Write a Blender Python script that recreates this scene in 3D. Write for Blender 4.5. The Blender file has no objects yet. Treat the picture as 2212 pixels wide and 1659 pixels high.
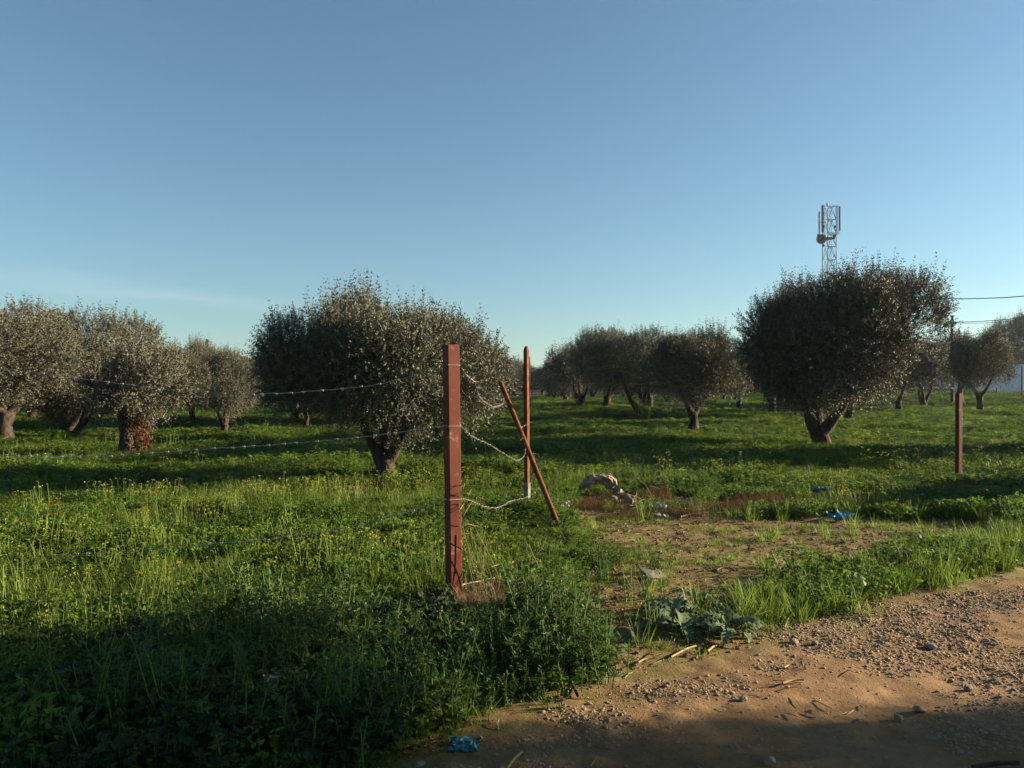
import bpy, math, random
import numpy as np
from mathutils import Vector, Matrix

# ------------------------------------------------------------------ camera, sky, sun, exposure
SC = bpy.context.scene
COL = SC.collection
R = math.radians
SUN_AZ, SUN_EL = R(79), R(15)          # azimuth measured from +Y towards +X
CAM_H = 1.6

cam = bpy.data.objects.new('camera', bpy.data.cameras.new('camera'))
cam.data.sensor_width = 36.0
cam.data.lens = 36.0 * 1703 / 2212
cam.data.clip_start = 0.05
cam.data.clip_end = 6000
cam.location = (0, 0, CAM_H)
cam.rotation_euler = (R(90.22), 0, 0)
COL.objects.link(cam)
SC.camera = cam

world = bpy.data.worlds.new('World')
SC.world = world
world.use_nodes = True
wn = world.node_tree
wn.nodes.clear()
wo = wn.nodes.new('ShaderNodeOutputWorld')
bg = wn.nodes.new('ShaderNodeBackground')
sky = wn.nodes.new('ShaderNodeTexSky')
sky.sky_type = 'NISHITA'
sky.sun_disc = False
sky.sun_elevation = SUN_EL
sky.sun_rotation = SUN_AZ
sky.altitude = 0
sky.air_density = 1.0
sky.dust_density = 0.5
sky.ozone_density = 1.0
bg.inputs['Strength'].default_value = 0.05
# thin veil of cirrus low in the north-west: a streak in the sky itself
tc = wn.nodes.new('ShaderNodeTexCoord')
sep = wn.nodes.new('ShaderNodeSeparateXYZ')
wn.links.new(tc.outputs['Generated'], sep.inputs[0])
def wmath(op, a, b=None):
    n = wn.nodes.new('ShaderNodeMath'); n.operation = op
    for i, v in enumerate((a, b)):
        if v is None: continue
        if isinstance(v, (int, float)): n.inputs[i].default_value = v
        else: wn.links.new(v, n.inputs[i])
    return n.outputs[0]
az = wmath('ARCTAN2', sep.outputs['X'], sep.outputs['Y'])
el = wmath('ARCSINE', sep.outputs['Z'])
noi = wn.nodes.new('ShaderNodeTexNoise'); noi.inputs['Scale'].default_value = 7; noi.inputs['Detail'].default_value = 3
mp = wn.nodes.new('ShaderNodeMapping'); mp.inputs['Scale'].default_value = (1, 1, 7)
wn.links.new(tc.outputs['Generated'], mp.inputs[0]); wn.links.new(mp.outputs[0], noi.inputs['Vector'])
line = wmath('ADD', wmath('MULTIPLY', az, -0.07), 0.077)
line = wmath('ADD', line, wmath('MULTIPLY', wmath('SUBTRACT', noi.outputs['Fac'], 0.5), 0.03))
dd = wmath('DIVIDE', wmath('SUBTRACT', el, line), 0.010)
streak = wmath('POWER', 2.718, wmath('MULTIPLY', wmath('MULTIPLY', dd, dd), -1))
da = wmath('DIVIDE', wmath('ADD', az, 0.42), 0.15)
streak = wmath('MULTIPLY', streak, wmath('POWER', 2.718, wmath('MULTIPLY', wmath('MULTIPLY', da, da), -1)))
streak = wmath('MULTIPLY', streak, 0.13)
wmix = wn.nodes.new('ShaderNodeMix'); wmix.data_type = 'RGBA'
wn.links.new(streak, wmix.inputs['Factor'])
hsv = wn.nodes.new('ShaderNodeHueSaturation'); hsv.inputs['Saturation'].default_value = 0.82
wn.links.new(sky.outputs[0], hsv.inputs['Color']); wtint = wn.nodes.new('ShaderNodeMix'); wtint.data_type = 'RGBA'; wtint.blend_type = 'MULTIPLY'; wtint.inputs[0].default_value = 1; wtint.inputs[7].default_value = (.437, .632, .738, 1)
wn.links.new(hsv.outputs[0], wtint.inputs[6]); wn.links.new(wtint.outputs[2], wmix.inputs[6])
wmix.inputs[7].default_value = (4.6, 4.9, 5.2, 1)
wn.links.new(wmix.outputs[2], bg.inputs['Color'])
wn.links.new(bg.outputs[0], wo.inputs['Surface'])

sv = Vector((math.sin(SUN_AZ) * math.cos(SUN_EL), math.cos(SUN_AZ) * math.cos(SUN_EL), math.sin(SUN_EL)))
sun = bpy.data.objects.new('sun', bpy.data.lights.new('sun', 'SUN'))
sun.data.energy = 5.0
sun.data.angle = R(0.55)
sun.data.color = (1.0, 0.83, 0.60)
sun.rotation_euler = (-sv).to_track_quat('-Z', 'Y').to_euler()
sun.location = sv * 60
COL.objects.link(sun)

SC.view_settings.view_transform = 'Standard'
SC.view_settings.look = 'None'
SC.view_settings.exposure = 2.05
SC.view_settings.gamma = 1
SC.view_settings.use_curve_mapping = False
SC.cycles.max_bounces = 6
SC.cycles.diffuse_bounces = 3
SC.cycles.transparent_max_bounces = 6

# ------------------------------------------------------------------ helpers
rng = np.random.default_rng(11)
random.seed(5)

def _hash(ix, iy, seed):
    h = (ix.astype(np.int64) * 374761393 + iy.astype(np.int64) * 668265263 + seed * 974711) & 0xffffffff
    h = ((h ^ (h >> 13)) * 1274126177) & 0xffffffff
    h = (h ^ (h >> 16)) & 0xffff
    return h / 65535.0
def vnoise(x, y, seed=0):
    ix = np.floor(x); iy = np.floor(y)
    fx = x - ix; fy = y - iy
    fx = fx * fx * fx * (fx * (fx * 6 - 15) + 10); fy = fy * fy * fy * (fy * (fy * 6 - 15) + 10)
    a = _hash(ix, iy, seed); b = _hash(ix + 1, iy, seed); c = _hash(ix, iy + 1, seed); d = _hash(ix + 1, iy + 1, seed)
    return (a + (b - a) * fx) * (1 - fy) + (c + (d - c) * fx) * fy
def fbm(x, y, seed=0, octv=3):
    s = 0; a = 1; t = 0
    for o in range(octv):
        s = s + a * (vnoise(x * 2 ** o + 17.3 * o, y * 2 ** o - 9.1 * o, seed + o) * 2 - 1); t += a; a *= 0.5
    return s / t
def smooth(a, b, x):
    t = np.clip((x - a) / (b - a), 0, 1); return t * t * (3 - 2 * t)

ROAD_EDGE = np.array([(-30, -16), (-6, -1), (-2.5, 1.3), (-.75, 3.05), (-.32, 3.74), (.59, 4.5), (1.73, 5.35), (3.37, 6.4), (4.7, 7.2), (12, 11.5), (60, 40)], float)
ROAD_W = 3.6
def road_depth(x, y):
    """metres south of the verge line (positive = on the road)"""
    ye = np.interp(x, ROAD_EDGE[:, 0], ROAD_EDGE[:, 1])
    return (ye - y) * 0.82
BARE = np.array([(.47, 6.0), (.52, 5.2), (.50, 4.55), (1.0, 4.75), (1.73, 5.3), (2.1, 5.75), (2.0, 6.2), (2.7, 6.8), (3.6, 7.4), (4.6, 8.05), (5.8, 8.85), (5.9, 9.4), (4.2, 9.6),
                 (2.14, 9.7), (1.3, 10.1), (.7, 9.9), (.6, 9.0), (.70, 8.2), (1.05, 7.7), (.85, 6.9)], float)
def poly_dist(x, y, P):
    """signed distance, positive inside"""
    x = np.asarray(x, float); y = np.asarray(y, float)
    best = np.full(x.shape, 1e9); inside = np.zeros(x.shape, bool)
    n = len(P)
    for i in range(n):
        a = P[i]; b = P[(i + 1) % n]
        ab = b - a
        t = np.clip(((x - a[0]) * ab[0] + (y - a[1]) * ab[1]) / (ab @ ab), 0, 1)
        best = np.minimum(best, np.hypot(x - a[0] - t * ab[0], y - a[1] - t * ab[1]))
        c = ((a[1] > y) != (b[1] > y)) & (x < (b[0] - a[0]) * (y - a[1]) / (b[1] - a[1] + 1e-12) + a[0])
        inside ^= c
    return np.where(inside, best, -best)
def road_mask(x, y):
    d = road_depth(x, y) + 0.22 * fbm(x / .7, y / .7, 3)
    return d, d * 1.0
MOUNDS = [(-.43, 5.87, .03, .5), (.25, 9.55, .12, .7), 
          (-9.3, 19, .05, 1.4), (-9.6, 26.5, .05, 1.8), (6.35, 38, .2, 2.6), (5.8, 47.8, .4, 3.0), (5.4, 62, .4, 3.5), (-.9, 4.6, .08, .8)]
def H(x, y):
    x = np.asarray(x, float); y = np.asarray(y, float)
    d = np.hypot(x, y)
    rd = road_depth(x, y)
    on = smooth(-.25, .35, rd) * smooth(ROAD_W + .3, ROAD_W - .4, rd)
    bare = smooth(-.3, .3, poly_dist(x, y, BARE)) * (d < 14)
    field = 0.05 * fbm(x / 1.3, y / 1.3, 21) + 0.07 * fbm(x / 3.5, y / 3.0, 22) + smooth(12, 40, d) * (0.28 * fbm(x / 9, y / 5.5, 23)) 
    for (mx, my, h, r) in MOUNDS:
        field = field + h * np.exp(-((x - mx) ** 2 + (y - my) ** 2) / (r * r))
    field = field + 1.0 * smooth(22, 40, x) * smooth(45, 75, y)
    near = smooth(14, 8, d)
    fine = near * (0.012 * fbm(x / .22, y / .22, 31, 3))
    roadh = -0.03 + 0.03 * fbm(x / 1.4, y / .9, 33) + near * (0.014 * fbm(x / .13, y / .13, 34, 3)) - 0.028 * np.exp(-((rd - 1.15 - .1 * fbm(x / 2, y / 2, 38)) / .28) ** 2)
    bareh = 0.0 + 0.025 * fbm(x / .8, y / .6, 35) + near * (0.018 * fbm(x / .12, y / .12, 36, 3))
    g = field + fine
    g = g * (1 - bare) + bareh * bare
    return g * (1 - on) + roadh * on
def Hs(x, y): return float(H(np.array([x]), np.array([y]))[0])

def at(px, py, d):
    """a point d metres ahead seen at pixel px, py of the 2212 wide photograph"""
    return Vector(((px - 1106) * d / 1703, d, CAM_H - (py - 836) * d / 1703))

class MB:
    def __init__(s): s.v = []; s.f = []; s.m = []; s.t = []; s.n = 0
    def add(s, verts, faces, mat=0, tint=0.5):
        verts = np.asarray(verts, float).reshape(-1, 3); faces = np.asarray(faces, int)
        s.v.append(verts); s.f.append(faces + s.n); s.m.append((len(faces), mat))
        t = np.broadcast_to(np.asarray(tint, float), (len(verts),)); s.t.append(t); s.n += len(verts)
    def mesh(s, name, mats, smooth_=False):
        me = bpy.data.meshes.new(name)
        V = np.concatenate(s.v); T = np.concatenate(s.t)
        me.vertices.add(len(V)); me.vertices.foreach_set('co', V.ravel().astype(np.float32))
        L = np.concatenate([f.ravel() for f in s.f]); tot = np.concatenate([np.full(len(f), f.shape[1]) for f in s.f])
        start = np.concatenate([[0], np.cumsum(tot)[:-1]])
        me.loops.add(len(L)); me.loops.foreach_set('vertex_index', L.astype(np.int32))
        me.polygons.add(len(tot)); me.polygons.foreach_set('loop_start', start.astype(np.int32)); me.polygons.foreach_set('loop_total', tot.astype(np.int32))
        mi = np.concatenate([np.full(n, m) for n, m in s.m]); me.polygons.foreach_set('material_index', mi.astype(np.int32))
        me.polygons.foreach_set('use_smooth', np.full(len(tot), bool(smooth_)))
        for m in (mats if isinstance(mats, (list, tuple)) else [mats]): me.materials.append(m)
        a = me.attributes.new('tint', 'FLOAT', 'POINT'); a.data.foreach_set('value', T.astype(np.float32))
        me.update(calc_edges=True)
        return me

def link(name, data=None, parent=None, loc=None, rot=None, scale=None):
    o = bpy.data.objects.new(name, data); COL.objects.link(o)
    if parent is not None: o.parent = parent
    if loc is not None: o.location = loc
    if rot is not None: o.rotation_euler = rot
    if scale is not None: o.scale = scale if hasattr(scale, '__len__') else (scale,) * 3
    return o
def tag(o, label, cat, group=None, kind=None):
    o['label'] = label; o['category'] = cat
    if group: o['group'] = group
    if kind: o['kind'] = kind
    return o

def frame(d):
    d = d / (np.linalg.norm(d, axis=-1, keepdims=True) + 1e-9)
    up = np.where(np.abs(d[..., 2:3]) > .9, np.array([1., 0, 0]), np.array([0, 0, 1.]))
    u = np.cross(d, up); u /= np.linalg.norm(u, axis=-1, keepdims=True) + 1e-9
    w = np.cross(u, d)
    return d, u, w
def tube(mb, pts, rad, k=8, mat=0, tint=.5, rough=0, seed=0, caps=True):
    pts = np.asarray([tuple(p) for p in pts], float); n = len(pts)
    rad = np.atleast_1d(np.asarray(rad, float)); rad = np.interp(np.linspace(0, 1, n), np.linspace(0, 1, len(rad)), rad) if len(rad) > 1 else np.full(n, rad[0])
    tg = np.gradient(pts, axis=0)
    d = tg / (np.linalg.norm(tg, axis=1, keepdims=True) + 1e-9)
    ref = np.array([.31, .95, .05]) if abs(d[0][1]) < .8 else np.array([1., .1, .05])
    V = []
    rr = np.random.default_rng(seed)
    lump = 1 + rough * (rr.random((n, k)) - .5) * 2
    for i in range(n):
        u = np.cross(d[i], ref); u /= np.linalg.norm(u) + 1e-9; w = np.cross(d[i], u)
        for j in range(k):
            a = 2 * math.pi * j / k
            V.append(pts[i] + rad[i] * lump[i, j] * (math.cos(a) * u + math.sin(a) * w))
    F = [(i * k + j, i * k + (j + 1) % k, (i + 1) * k + (j + 1) % k, (i + 1) * k + j) for i in range(n - 1) for j in range(k)]
    nb = mb.n
    mb.add(V, F, mat, tint)
    if caps:
        for i, s in ((0, -1), (n - 1, 1)):
            ring = list(range(i * k, i * k + k))
            c = len(V)
            vv = np.array([V[q] for q in ring] + [pts[i] + s * d[i] * rad[i] * .15])
            mb.add(vv, [(a, (a + 1) % k, k) if s > 0 else ((a + 1) % k, a, k) for a in range(k)], mat, tint)
def box(mb, c, s, mat=0, tint=.5, rotz=0, bev=0):
    x, y, z = s[0] / 2, s[1] / 2, s[2] / 2
    V = np.array([(-x, -y, -z), (x, -y, -z), (x, y, -z), (-x, y, -z), (-x, -y, z), (x, -y, z), (x, y, z), (-x, y, z)])
    ca, sa = math.cos(rotz), math.sin(rotz)
    V = np.stack([V[:, 0] * ca - V[:, 1] * sa, V[:, 0] * sa + V[:, 1] * ca, V[:, 2]], 1) + np.array(c)
    mb.add(V, [(0, 3, 2, 1), (4, 5, 6, 7), (0, 1, 5, 4), (1, 2, 6, 5), (2, 3, 7, 6), (3, 0, 4, 7)], mat, tint)
def spline(P, n):
    P = np.asarray([tuple(p) for p in P], float)
    Q = np.vstack([2 * P[0] - P[1], P, 2 * P[-1] - P[-2]])
    out = []
    m = len(P) - 1
    for i in range(m):
        p0, p1, p2, p3 = Q[i:i + 4]
        k = max(2, int(n / m))
        for t in np.linspace(0, 1, k, endpoint=(i == m - 1)):
            out.append(.5 * ((2 * p1) + (-p0 + p2) * t + (2 * p0 - 5 * p1 + 4 * p2 - p3) * t * t + (-p0 + 3 * p1 - 3 * p2 + p3) * t ** 3))
    return np.array(out)

# ------------------------------------------------------------------ materials
def mat_new(name):
    m = bpy.data.materials.new(name); m.use_nodes = True
    nt = m.node_tree; nt.nodes.clear()
    out = nt.nodes.new('ShaderNodeOutputMaterial')
    return m, nt, out
def N(nt, t, **kw):
    n = nt.nodes.new(t)
    for k, v in kw.items(): setattr(n, k, v)
    return n
def mixc(nt, fac, a, b, mode='MIX'):
    n = N(nt, 'ShaderNodeMix', data_type='RGBA', blend_type=mode)
    for s, v in ((0, fac), (6, a), (7, b)):
        if isinstance(v, (int, float)): n.inputs[s].default_value = v
        elif isinstance(v, tuple): n.inputs[s].default_value = v if len(v) == 4 else v + (1,)
        else: nt.links.new(v, n.inputs[s])
    return n.outputs[2]
def noise(nt, scale, detail=3, rough=.55, coord='Object', mapscale=None):
    tcn = N(nt, 'ShaderNodeTexCoord'); n = N(nt, 'ShaderNodeTexNoise')
    n.inputs['Scale'].default_value = scale; n.inputs['Detail'].default_value = detail; n.inputs['Roughness'].default_value = rough
    src = tcn.outputs[coord]
    if mapscale:
        m = N(nt, 'ShaderNodeMapping'); m.inputs['Scale'].default_value = mapscale; nt.links.new(src, m.inputs[0]); src = m.outputs[0]
    nt.links.new(src, n.inputs['Vector'])
    return n.outputs['Fac']
def ramp(nt, fac, stops):
    r = N(nt, 'ShaderNodeValToRGB')
    e = r.color_ramp.elements
    while len(e) < len(stops): e.new(.5)
    for el_, (p, c) in zip(e, stops):
        el_.position = p; el_.color = c if len(c) == 4 else tuple(c) + (1,)
    nt.links.new(fac, r.inputs[0])
    return r.outputs[0]
def attr(nt, name):
    a = N(nt, 'ShaderNodeAttribute'); a.attribute_name = name; return a.outputs['Fac']

def leaf_mat(name, c0, c1, under=None, trans=.35, tcol=None, rough=.45, spec=.4, vary=.25, trand=True):
    m, nt, out = mat_new(name)
    base = mixc(nt, attr(nt, 'tint'), c0, c1)
    if under is not None:
        g = N(nt, 'ShaderNodeNewGeometry')
        base = mixc(nt, g.outputs['Backfacing'], base, under)
    if vary:
        oi = N(nt, 'ShaderNodeObjectInfo')
        hs = N(nt, 'ShaderNodeHueSaturation')
        mr = N(nt, 'ShaderNodeMapRange'); mr.inputs['To Min'].default_value = 1 - vary; mr.inputs['To Max'].default_value = 1 + vary
        nt.links.new(oi.outputs['Random'], mr.inputs[0]); nt.links.new(mr.outputs[0], hs.inputs['Value'])
        mh = N(nt, 'ShaderNodeMapRange'); mh.inputs['To Min'].default_value = .485; mh.inputs['To Max'].default_value = .515
        nt.links.new(oi.outputs['Random'], mh.inputs[0]); nt.links.new(mh.outputs[0], hs.inputs['Hue'])
        nt.links.new(base, hs.inputs['Color']); base = hs.outputs[0]
    p = N(nt, 'ShaderNodeBsdfPrincipled')
    nt.links.new(base, p.inputs['Base Color'])
    p.inputs['Roughness'].default_value = rough; p.inputs['Specular IOR Level'].default_value = spec
    t = N(nt, 'ShaderNodeBsdfTranslucent')
    if tcol: t.inputs['Color'].default_value = tcol + (1,)
    else: nt.links.new(base, t.inputs['Color'])
    ms = N(nt, 'ShaderNodeMixShader'); ms.inputs[0].default_value = trans
    nt.links.new(p.outputs[0], ms.inputs[1]); nt.links.new(t.outputs[0], ms.inputs[2])
    nt.links.new(ms.outputs[0], out.inputs['Surface'])
    return m
def plain_mat(name, c0, c1, scale=8, rough=.8, spec=.3, metal=0, bump=.2, bscale=None, detail=4, lo=.35, hi=.65, mapscale=None):
    m, nt, out = mat_new(name)
    f = noise(nt, scale, detail, mapscale=mapscale)
    col = ramp(nt, f, [(lo, c0), (hi, c1)])
    p = N(nt, 'ShaderNodeBsdfPrincipled')
    nt.links.new(col, p.inputs['Base Color'])
    p.inputs['Roughness'].default_value = rough; p.inputs['Specular IOR Level'].default_value = spec; p.inputs['Metallic'].default_value = metal
    if bump:
        b = N(nt, 'ShaderNodeBump'); b.inputs['Strength'].default_value = bump; b.inputs['Distance'].default_value = .02
        nt.links.new(noise(nt, bscale or scale * 3, 5, mapscale=mapscale), b.inputs['Height']); nt.links.new(b.outputs[0], p.inputs['Normal'])
    nt.links.new(p.outputs[0], out.inputs['Surface'])
    return m

M = {}
def soil_mat(name, wet):
    m, nt, out = mat_new(name)
    n1 = noise(nt, 1.1, 5, .6); n2 = noise(nt, 9, 5, .65); n3 = noise(nt, 60, 4, .6)
    dust = attr(nt, 'dust')
    soil = ramp(nt, n2, [(.30, (.070, .042, .020)), (.5, (.15, .094, .046)), (.7, (.24, .160, .082))])
    road = ramp(nt, n1, [(.32, (.135, .070, .031)), (.5, (.200, .117, .056)), (.68, (.245, .157, .083))])
    road = mixc(nt, .35, road, ramp(nt, n2, [(.3, (.105, .058, .026)), (.7, (.27, .165, .082))]))
    c = mixc(nt, dust, soil, road)
    moss = attr(nt, 'moss')
    mf = N(nt, 'ShaderNodeMath', operation='MULTIPLY'); nt.links.new(moss, mf.inputs[0]); nt.links.new(ramp(nt, noise(nt, 5, 5, .7), [(.42, (0, 0, 0)), (.60, (.9, .9, .9))]), mf.inputs[1])
    c = mixc(nt, mf.outputs[0], c, (.115, .115, .025))
    c = mixc(nt, attr(nt, 'turf'), c, ramp(nt, n2, [(.3, (.020, .032, .008)), (.7, (.060, .068, .018))]))
    c = mixc(nt, .25, c, ramp(nt, n3, [(.3, (.35, .33, .30)), (.7, (1.3, 1.3, 1.3))]), 'MULTIPLY')
    p = N(nt, 'ShaderNodeBsdfPrincipled'); nt.links.new(c, p.inputs['Base Color'])
    p.inputs['Roughness'].default_value = .95; p.inputs['Specular IOR Level'].default_value = .1
    b = N(nt, 'ShaderNodeBump'); b.inputs['Strength'].default_value = .8; b.inputs['Distance'].default_value = .012
    nt.links.new(noise(nt, 55, 6, .7), b.inputs['Height']); nt.links.new(b.outputs[0], p.inputs['Normal'])
    nt.links.new(p.outputs[0], out.inputs['Surface'])
    return m
M['soil'] = soil_mat('soil', 0)
M['olive'] = leaf_mat('olive_leaf', (.036, .042, .023), (.090, .089, .055), under=(.105, .102, .072), trans=.07, rough=.6, spec=.2, vary=.10)
M['olive_far'] = leaf_mat('olive_leaf_far', (.036, .041, .024), (.092, .090, .058), under=(.115, .11, .08), trans=.07, rough=.6, spec=.2, vary=.12)
M['bark'] = plain_mat('olive_bark', (.026, .019, .014), (.070, .052, .040), 14, .95, .1, bump=.9, bscale=30, mapscale=(1, 1, .35))
M['twig'] = plain_mat('twig_bark', (.10, .085, .065), (.19, .16, .12), 30, .9, .1, bump=0)
M['clover'] = leaf_mat('clover_leaf', (.034, .080, .010), (.130, .195, .024), trans=.55, rough=.5, spec=.2, vary=.3)
M['stalk'] = leaf_mat('flower_stalk', (.10, .155, .03), (.175, .225, .05), trans=.3, rough=.6, spec=.15, vary=.2)
M['bud'] = leaf_mat('yellow_bud', (.24, .25, .04), (.34, .31, .03), trans=.45, rough=.5, vary=.25)
M['grass'] = leaf_mat('grass_blade', (.042, .092, .011), (.165, .215, .032), trans=.52, rough=.5, spec=.2, vary=.3)
M['weed'] = leaf_mat('weed_leaf', (.018, .052, .009), (.062, .112, .017), under=(.06, .10, .03), trans=.40, rough=.5, spec=.22, vary=.3)
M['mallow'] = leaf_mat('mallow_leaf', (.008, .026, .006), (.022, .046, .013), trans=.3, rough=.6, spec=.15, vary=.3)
M['thistle'] = leaf_mat('thistle_leaf', (.020, .056, .012), (.20, .23, .15), under=(.10, .14, .075), trans=.3, rough=.6, spec=.08, vary=0)
M['straw'] = leaf_mat('dry_straw', (.16, .11, .05), (.31, .235, .12), trans=.2, rough=.7, spec=.2, vary=.25)
M['rustweed'] = leaf_mat('dead_weed', (.045, .024, .011), (.135, .075, .034), trans=.25, rough=.8, spec=.1, vary=.3)
M['redleaf'] = leaf_mat('dead_olive_leaf', (.060, .018, .008), (.13, .045, .018), trans=.3, rough=.7, spec=.2, vary=0)
M['conifer'] = leaf_mat('conifer_needle', (.020, .034, .020), (.045, .062, .036), trans=.12, rough=.6, vary=.2)
M['pebble'] = plain_mat('pebble_stone', (.135, .093, .055), (.27, .20, .13), 4, .9, .2, bump=.2, bscale=40)
M['stone'] = plain_mat('field_stone', (.12, .092, .064), (.25, .20, .145), 10, .9, .2, bump=.5, bscale=40)
M['paint'] = None
def paint_mat():
    m, nt, out = mat_new('red_oxide_paint')
    f = noise(nt, 5, 5, .6, mapscale=(1, 1, .4)); f2 = noise(nt, 13, 7, .72)
    base = ramp(nt, f, [(.3, (.070, .0155, .0075)), (.7, (.125, .032, .016))])
    rub = ramp(nt, f2, [(.57, (0, 0, 0)), (.67, (.75, .75, .75))])
    c = mixc(nt, rub, base, (.30, .15, .10))
    p = N(nt, 'ShaderNodeBsdfPrincipled'); nt.links.new(c, p.inputs['Base Color'])
    p.inputs['Roughness'].default_value = .65; p.inputs['Specular IOR Level'].default_value = .15
    b = N(nt, 'ShaderNodeBump'); b.inputs['Strength'].default_value = .15; b.inputs['Distance'].default_value = .004
    nt.links.new(f2, b.inputs['Height']); nt.links.new(b.outputs[0], p.inputs['Normal'])
    nt.links.new(p.outputs[0], out.inputs['Surface']); return m
M['paint'] = paint_mat()
M['rust'] = plain_mat('rusty_steel', (.070, .019, .008), (.14, .048, .021), 18, .8, .15, bump=.4, bscale=60)
M['wire'] = plain_mat('galvanised_wire', (.24, .21, .165), (.40, .355, .29), 20, .5, .5, metal=.3, bump=0)
M['galv'] = plain_mat('galvanised_steel', (.045, .055, .065), (.075, .09, .10), 2, .6, .2, bump=0)
M['radome'] = plain_mat('antenna_plastic', (.10, .11, .12), (.14, .15, .165), 2, .6, .4, bump=0)
M['white_wall'] = plain_mat('white_render', (.60, .62, .66), (.72, .74, .78), 1.5, .9, .2, bump=.1)
M['concrete'] = plain_mat('old_concrete', (.18, .13, .080), (.28, .21, .14), 12, .95, .2, bump=.6, bscale=45)
M['greycon'] = plain_mat('grey_concrete', (.10, .09, .08), (.19, .175, .155), 12, .95, .2, bump=.4, bscale=45)
M['brick'] = plain_mat('red_brick', (.35, .14, .08), (.48, .22, .14), 14, .9, .2, bump=.4)
M['deadwood'] = plain_mat('dead_wood', (.11, .078, .055), (.32, .245, .18), 9, .9, .15, bump=.8, bscale=28, mapscale=(1, 1, 1))
M['bluebag'] = leaf_mat('blue_plastic', (.015, .11, .27), (.05, .30, .48), trans=.35, rough=.25, spec=.5, vary=0)
M['cyanbag'] = leaf_mat('cyan_plastic', (.010, .095, .12), (.04, .22, .25), trans=.35, rough=.25, spec=.5, vary=0)
M['whitebag'] = leaf_mat('white_plastic', (.36, .35, .33), (.55, .54, .51), trans=.35, rough=.4, spec=.4, vary=0)
M['card'] = plain_mat('grey_card', (.11, .095, .08), (.18, .155, .13), 10, .85, .2, bump=.1)
M['pole'] = plain_mat('dark_pole', (.035, .035, .037), (.06, .06, .06), 3, .8, .2, bump=.2)
M['cable'] = plain_mat('black_cable', (.02, .02, .022), (.035, .035, .04), 3, .6, .3, bump=0)
M['greybag'] = leaf_mat('grey_plastic', (.16, .18, .20), (.34, .37, .40), trans=.2, rough=.35, spec=.4, vary=0)

# ------------------------------------------------------------------ ground, road, bare earth: one relief, cut into sheets
def build_terrain():
    rad = [.15]
    while rad[-1] < 2500:
        r = rad[-1]
        g = .05 if r < 2.4 else (.0056 if r < 12 else (.014 if r < 60 else .05))
        rad.append(r * (1 + g))
    rad = np.array(rad)
    ang = np.concatenate([np.arange(-180, -44, 4.0), np.arange(-44, 44, .36), np.arange(44, 180, 4.0)])
    ang = np.radians(ang)
    nr, na = len(rad), len(ang)
    Rg, Ag = np.meshgrid(rad, ang, indexing='ij')
    X = Rg * np.sin(Ag); Y = Rg * np.cos(Ag)
    Z = H(X.ravel(), Y.ravel()).reshape(X.shape)
    V = np.stack([X, Y, Z], -1).reshape(-1, 3)
    i, j = np.meshgrid(np.arange(nr - 1), np.arange(na), indexing='ij')
    j2 = (j + 1) % na
    F = np.stack([i * na + j, i * na + j2, (i + 1) * na + j2, (i + 1) * na + j], -1).reshape(-1, 4)[:, ::-1]
    V = np.vstack([V, [[0, 0, Hs(0, 0)]]]); c0 = len(V) - 1
    cx = V[F, 0].mean(1); cy = V[F, 1].mean(1)
    rd = road_depth(cx, cy) + .20 * fbm(cx / .5, cy / .5, 3) + .05 * fbm(cx / .1, cy / .1, 4)
    onroad = (rd > 0) & (rd < ROAD_W) & (np.abs(cx) < 70)
    bd = poly_dist(cx, cy, BARE) + .22 * fbm(cx / .5, cy / .5, 5) + .05 * fbm(cx / .1, cy / .1, 6)
    onbare = (bd > 0) & ~onroad & (np.hypot(cx, cy) < 14)
    vr = road_depth(V[:, 0], V[:, 1]); vb = poly_dist(V[:, 0], V[:, 1], BARE)
    near = np.hypot(V[:, 0], V[:, 1]) < 14
    dust = smooth(-.1, .9, vr + .35 * fbm(V[:, 0] / .9, V[:, 1] / .9, 7)) * smooth(ROAD_W + .2, ROAD_W - .5, vr)
    moss = smooth(-.3, .5, vb) * near * (1 - dust)
    moss = np.maximum(moss, .8 * smooth(-.6, 0, vr) * smooth(.5, .05, vr) * near)
    turf = np.clip(1 - dust - smooth(-.35, .1, vb) * near, 0, 1) * smooth(.1, -.3, vr)
    turf = np.maximum(turf, (vr > ROAD_W + .2))
    def sheet(name, sel, extra=None):
        f = F[sel]
        if extra is not None: pass
        used, inv = np.unique(f.ravel(), return_inverse=True)
        mb = MB(); mb.add(V[used], inv.reshape(-1, 4)); me = mb.mesh(name, M['soil'], True)
        for nm, arr in (('dust', dust), ('moss', moss), ('turf', turf)):
            a = me.attributes.new(nm, 'FLOAT', 'POINT'); a.data.foreach_set('value', arr[used].astype(np.float32))
        o = link(name, me); o['kind'] = 'structure'; return o
    sheet('ground', ~onroad & ~onbare)
    sheet('dirt_road', onroad)
    sheet('bare_earth_path', onbare)
build_terrain()

# ------------------------------------------------------------------ olive trees
def leaf_quads(mb, P, D, L, W, mat, tint, r, flat=None):
    """one pointed leaf (a folded quad) at each P along D"""
    n = len(P)
    D = D / (np.linalg.norm(D, axis=1, keepdims=True) + 1e-9)
    rv = r.normal(size=(n, 3))
    if flat is not None: rv = rv * .5 + np.array([0, 0, flat])
    S = np.cross(D, rv); S /= np.linalg.norm(S, axis=1, keepdims=True) + 1e-9
    Nn = np.cross(S, D)
    L = np.broadcast_to(L, (n,))[:, None]; W = np.broadcast_to(W, (n,))[:, None]
    mid = P + D * L * .5 - Nn * L * .06
    V = np.stack([P, mid + S * W * .5, P + D * L - Nn * L * .10, mid - S * W * .5], 1).reshape(-1, 3)
    F = np.arange(4 * n).reshape(n, 4)
    mb.add(V, F, mat, np.repeat(np.broadcast_to(tint, (n,)), 4))

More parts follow.
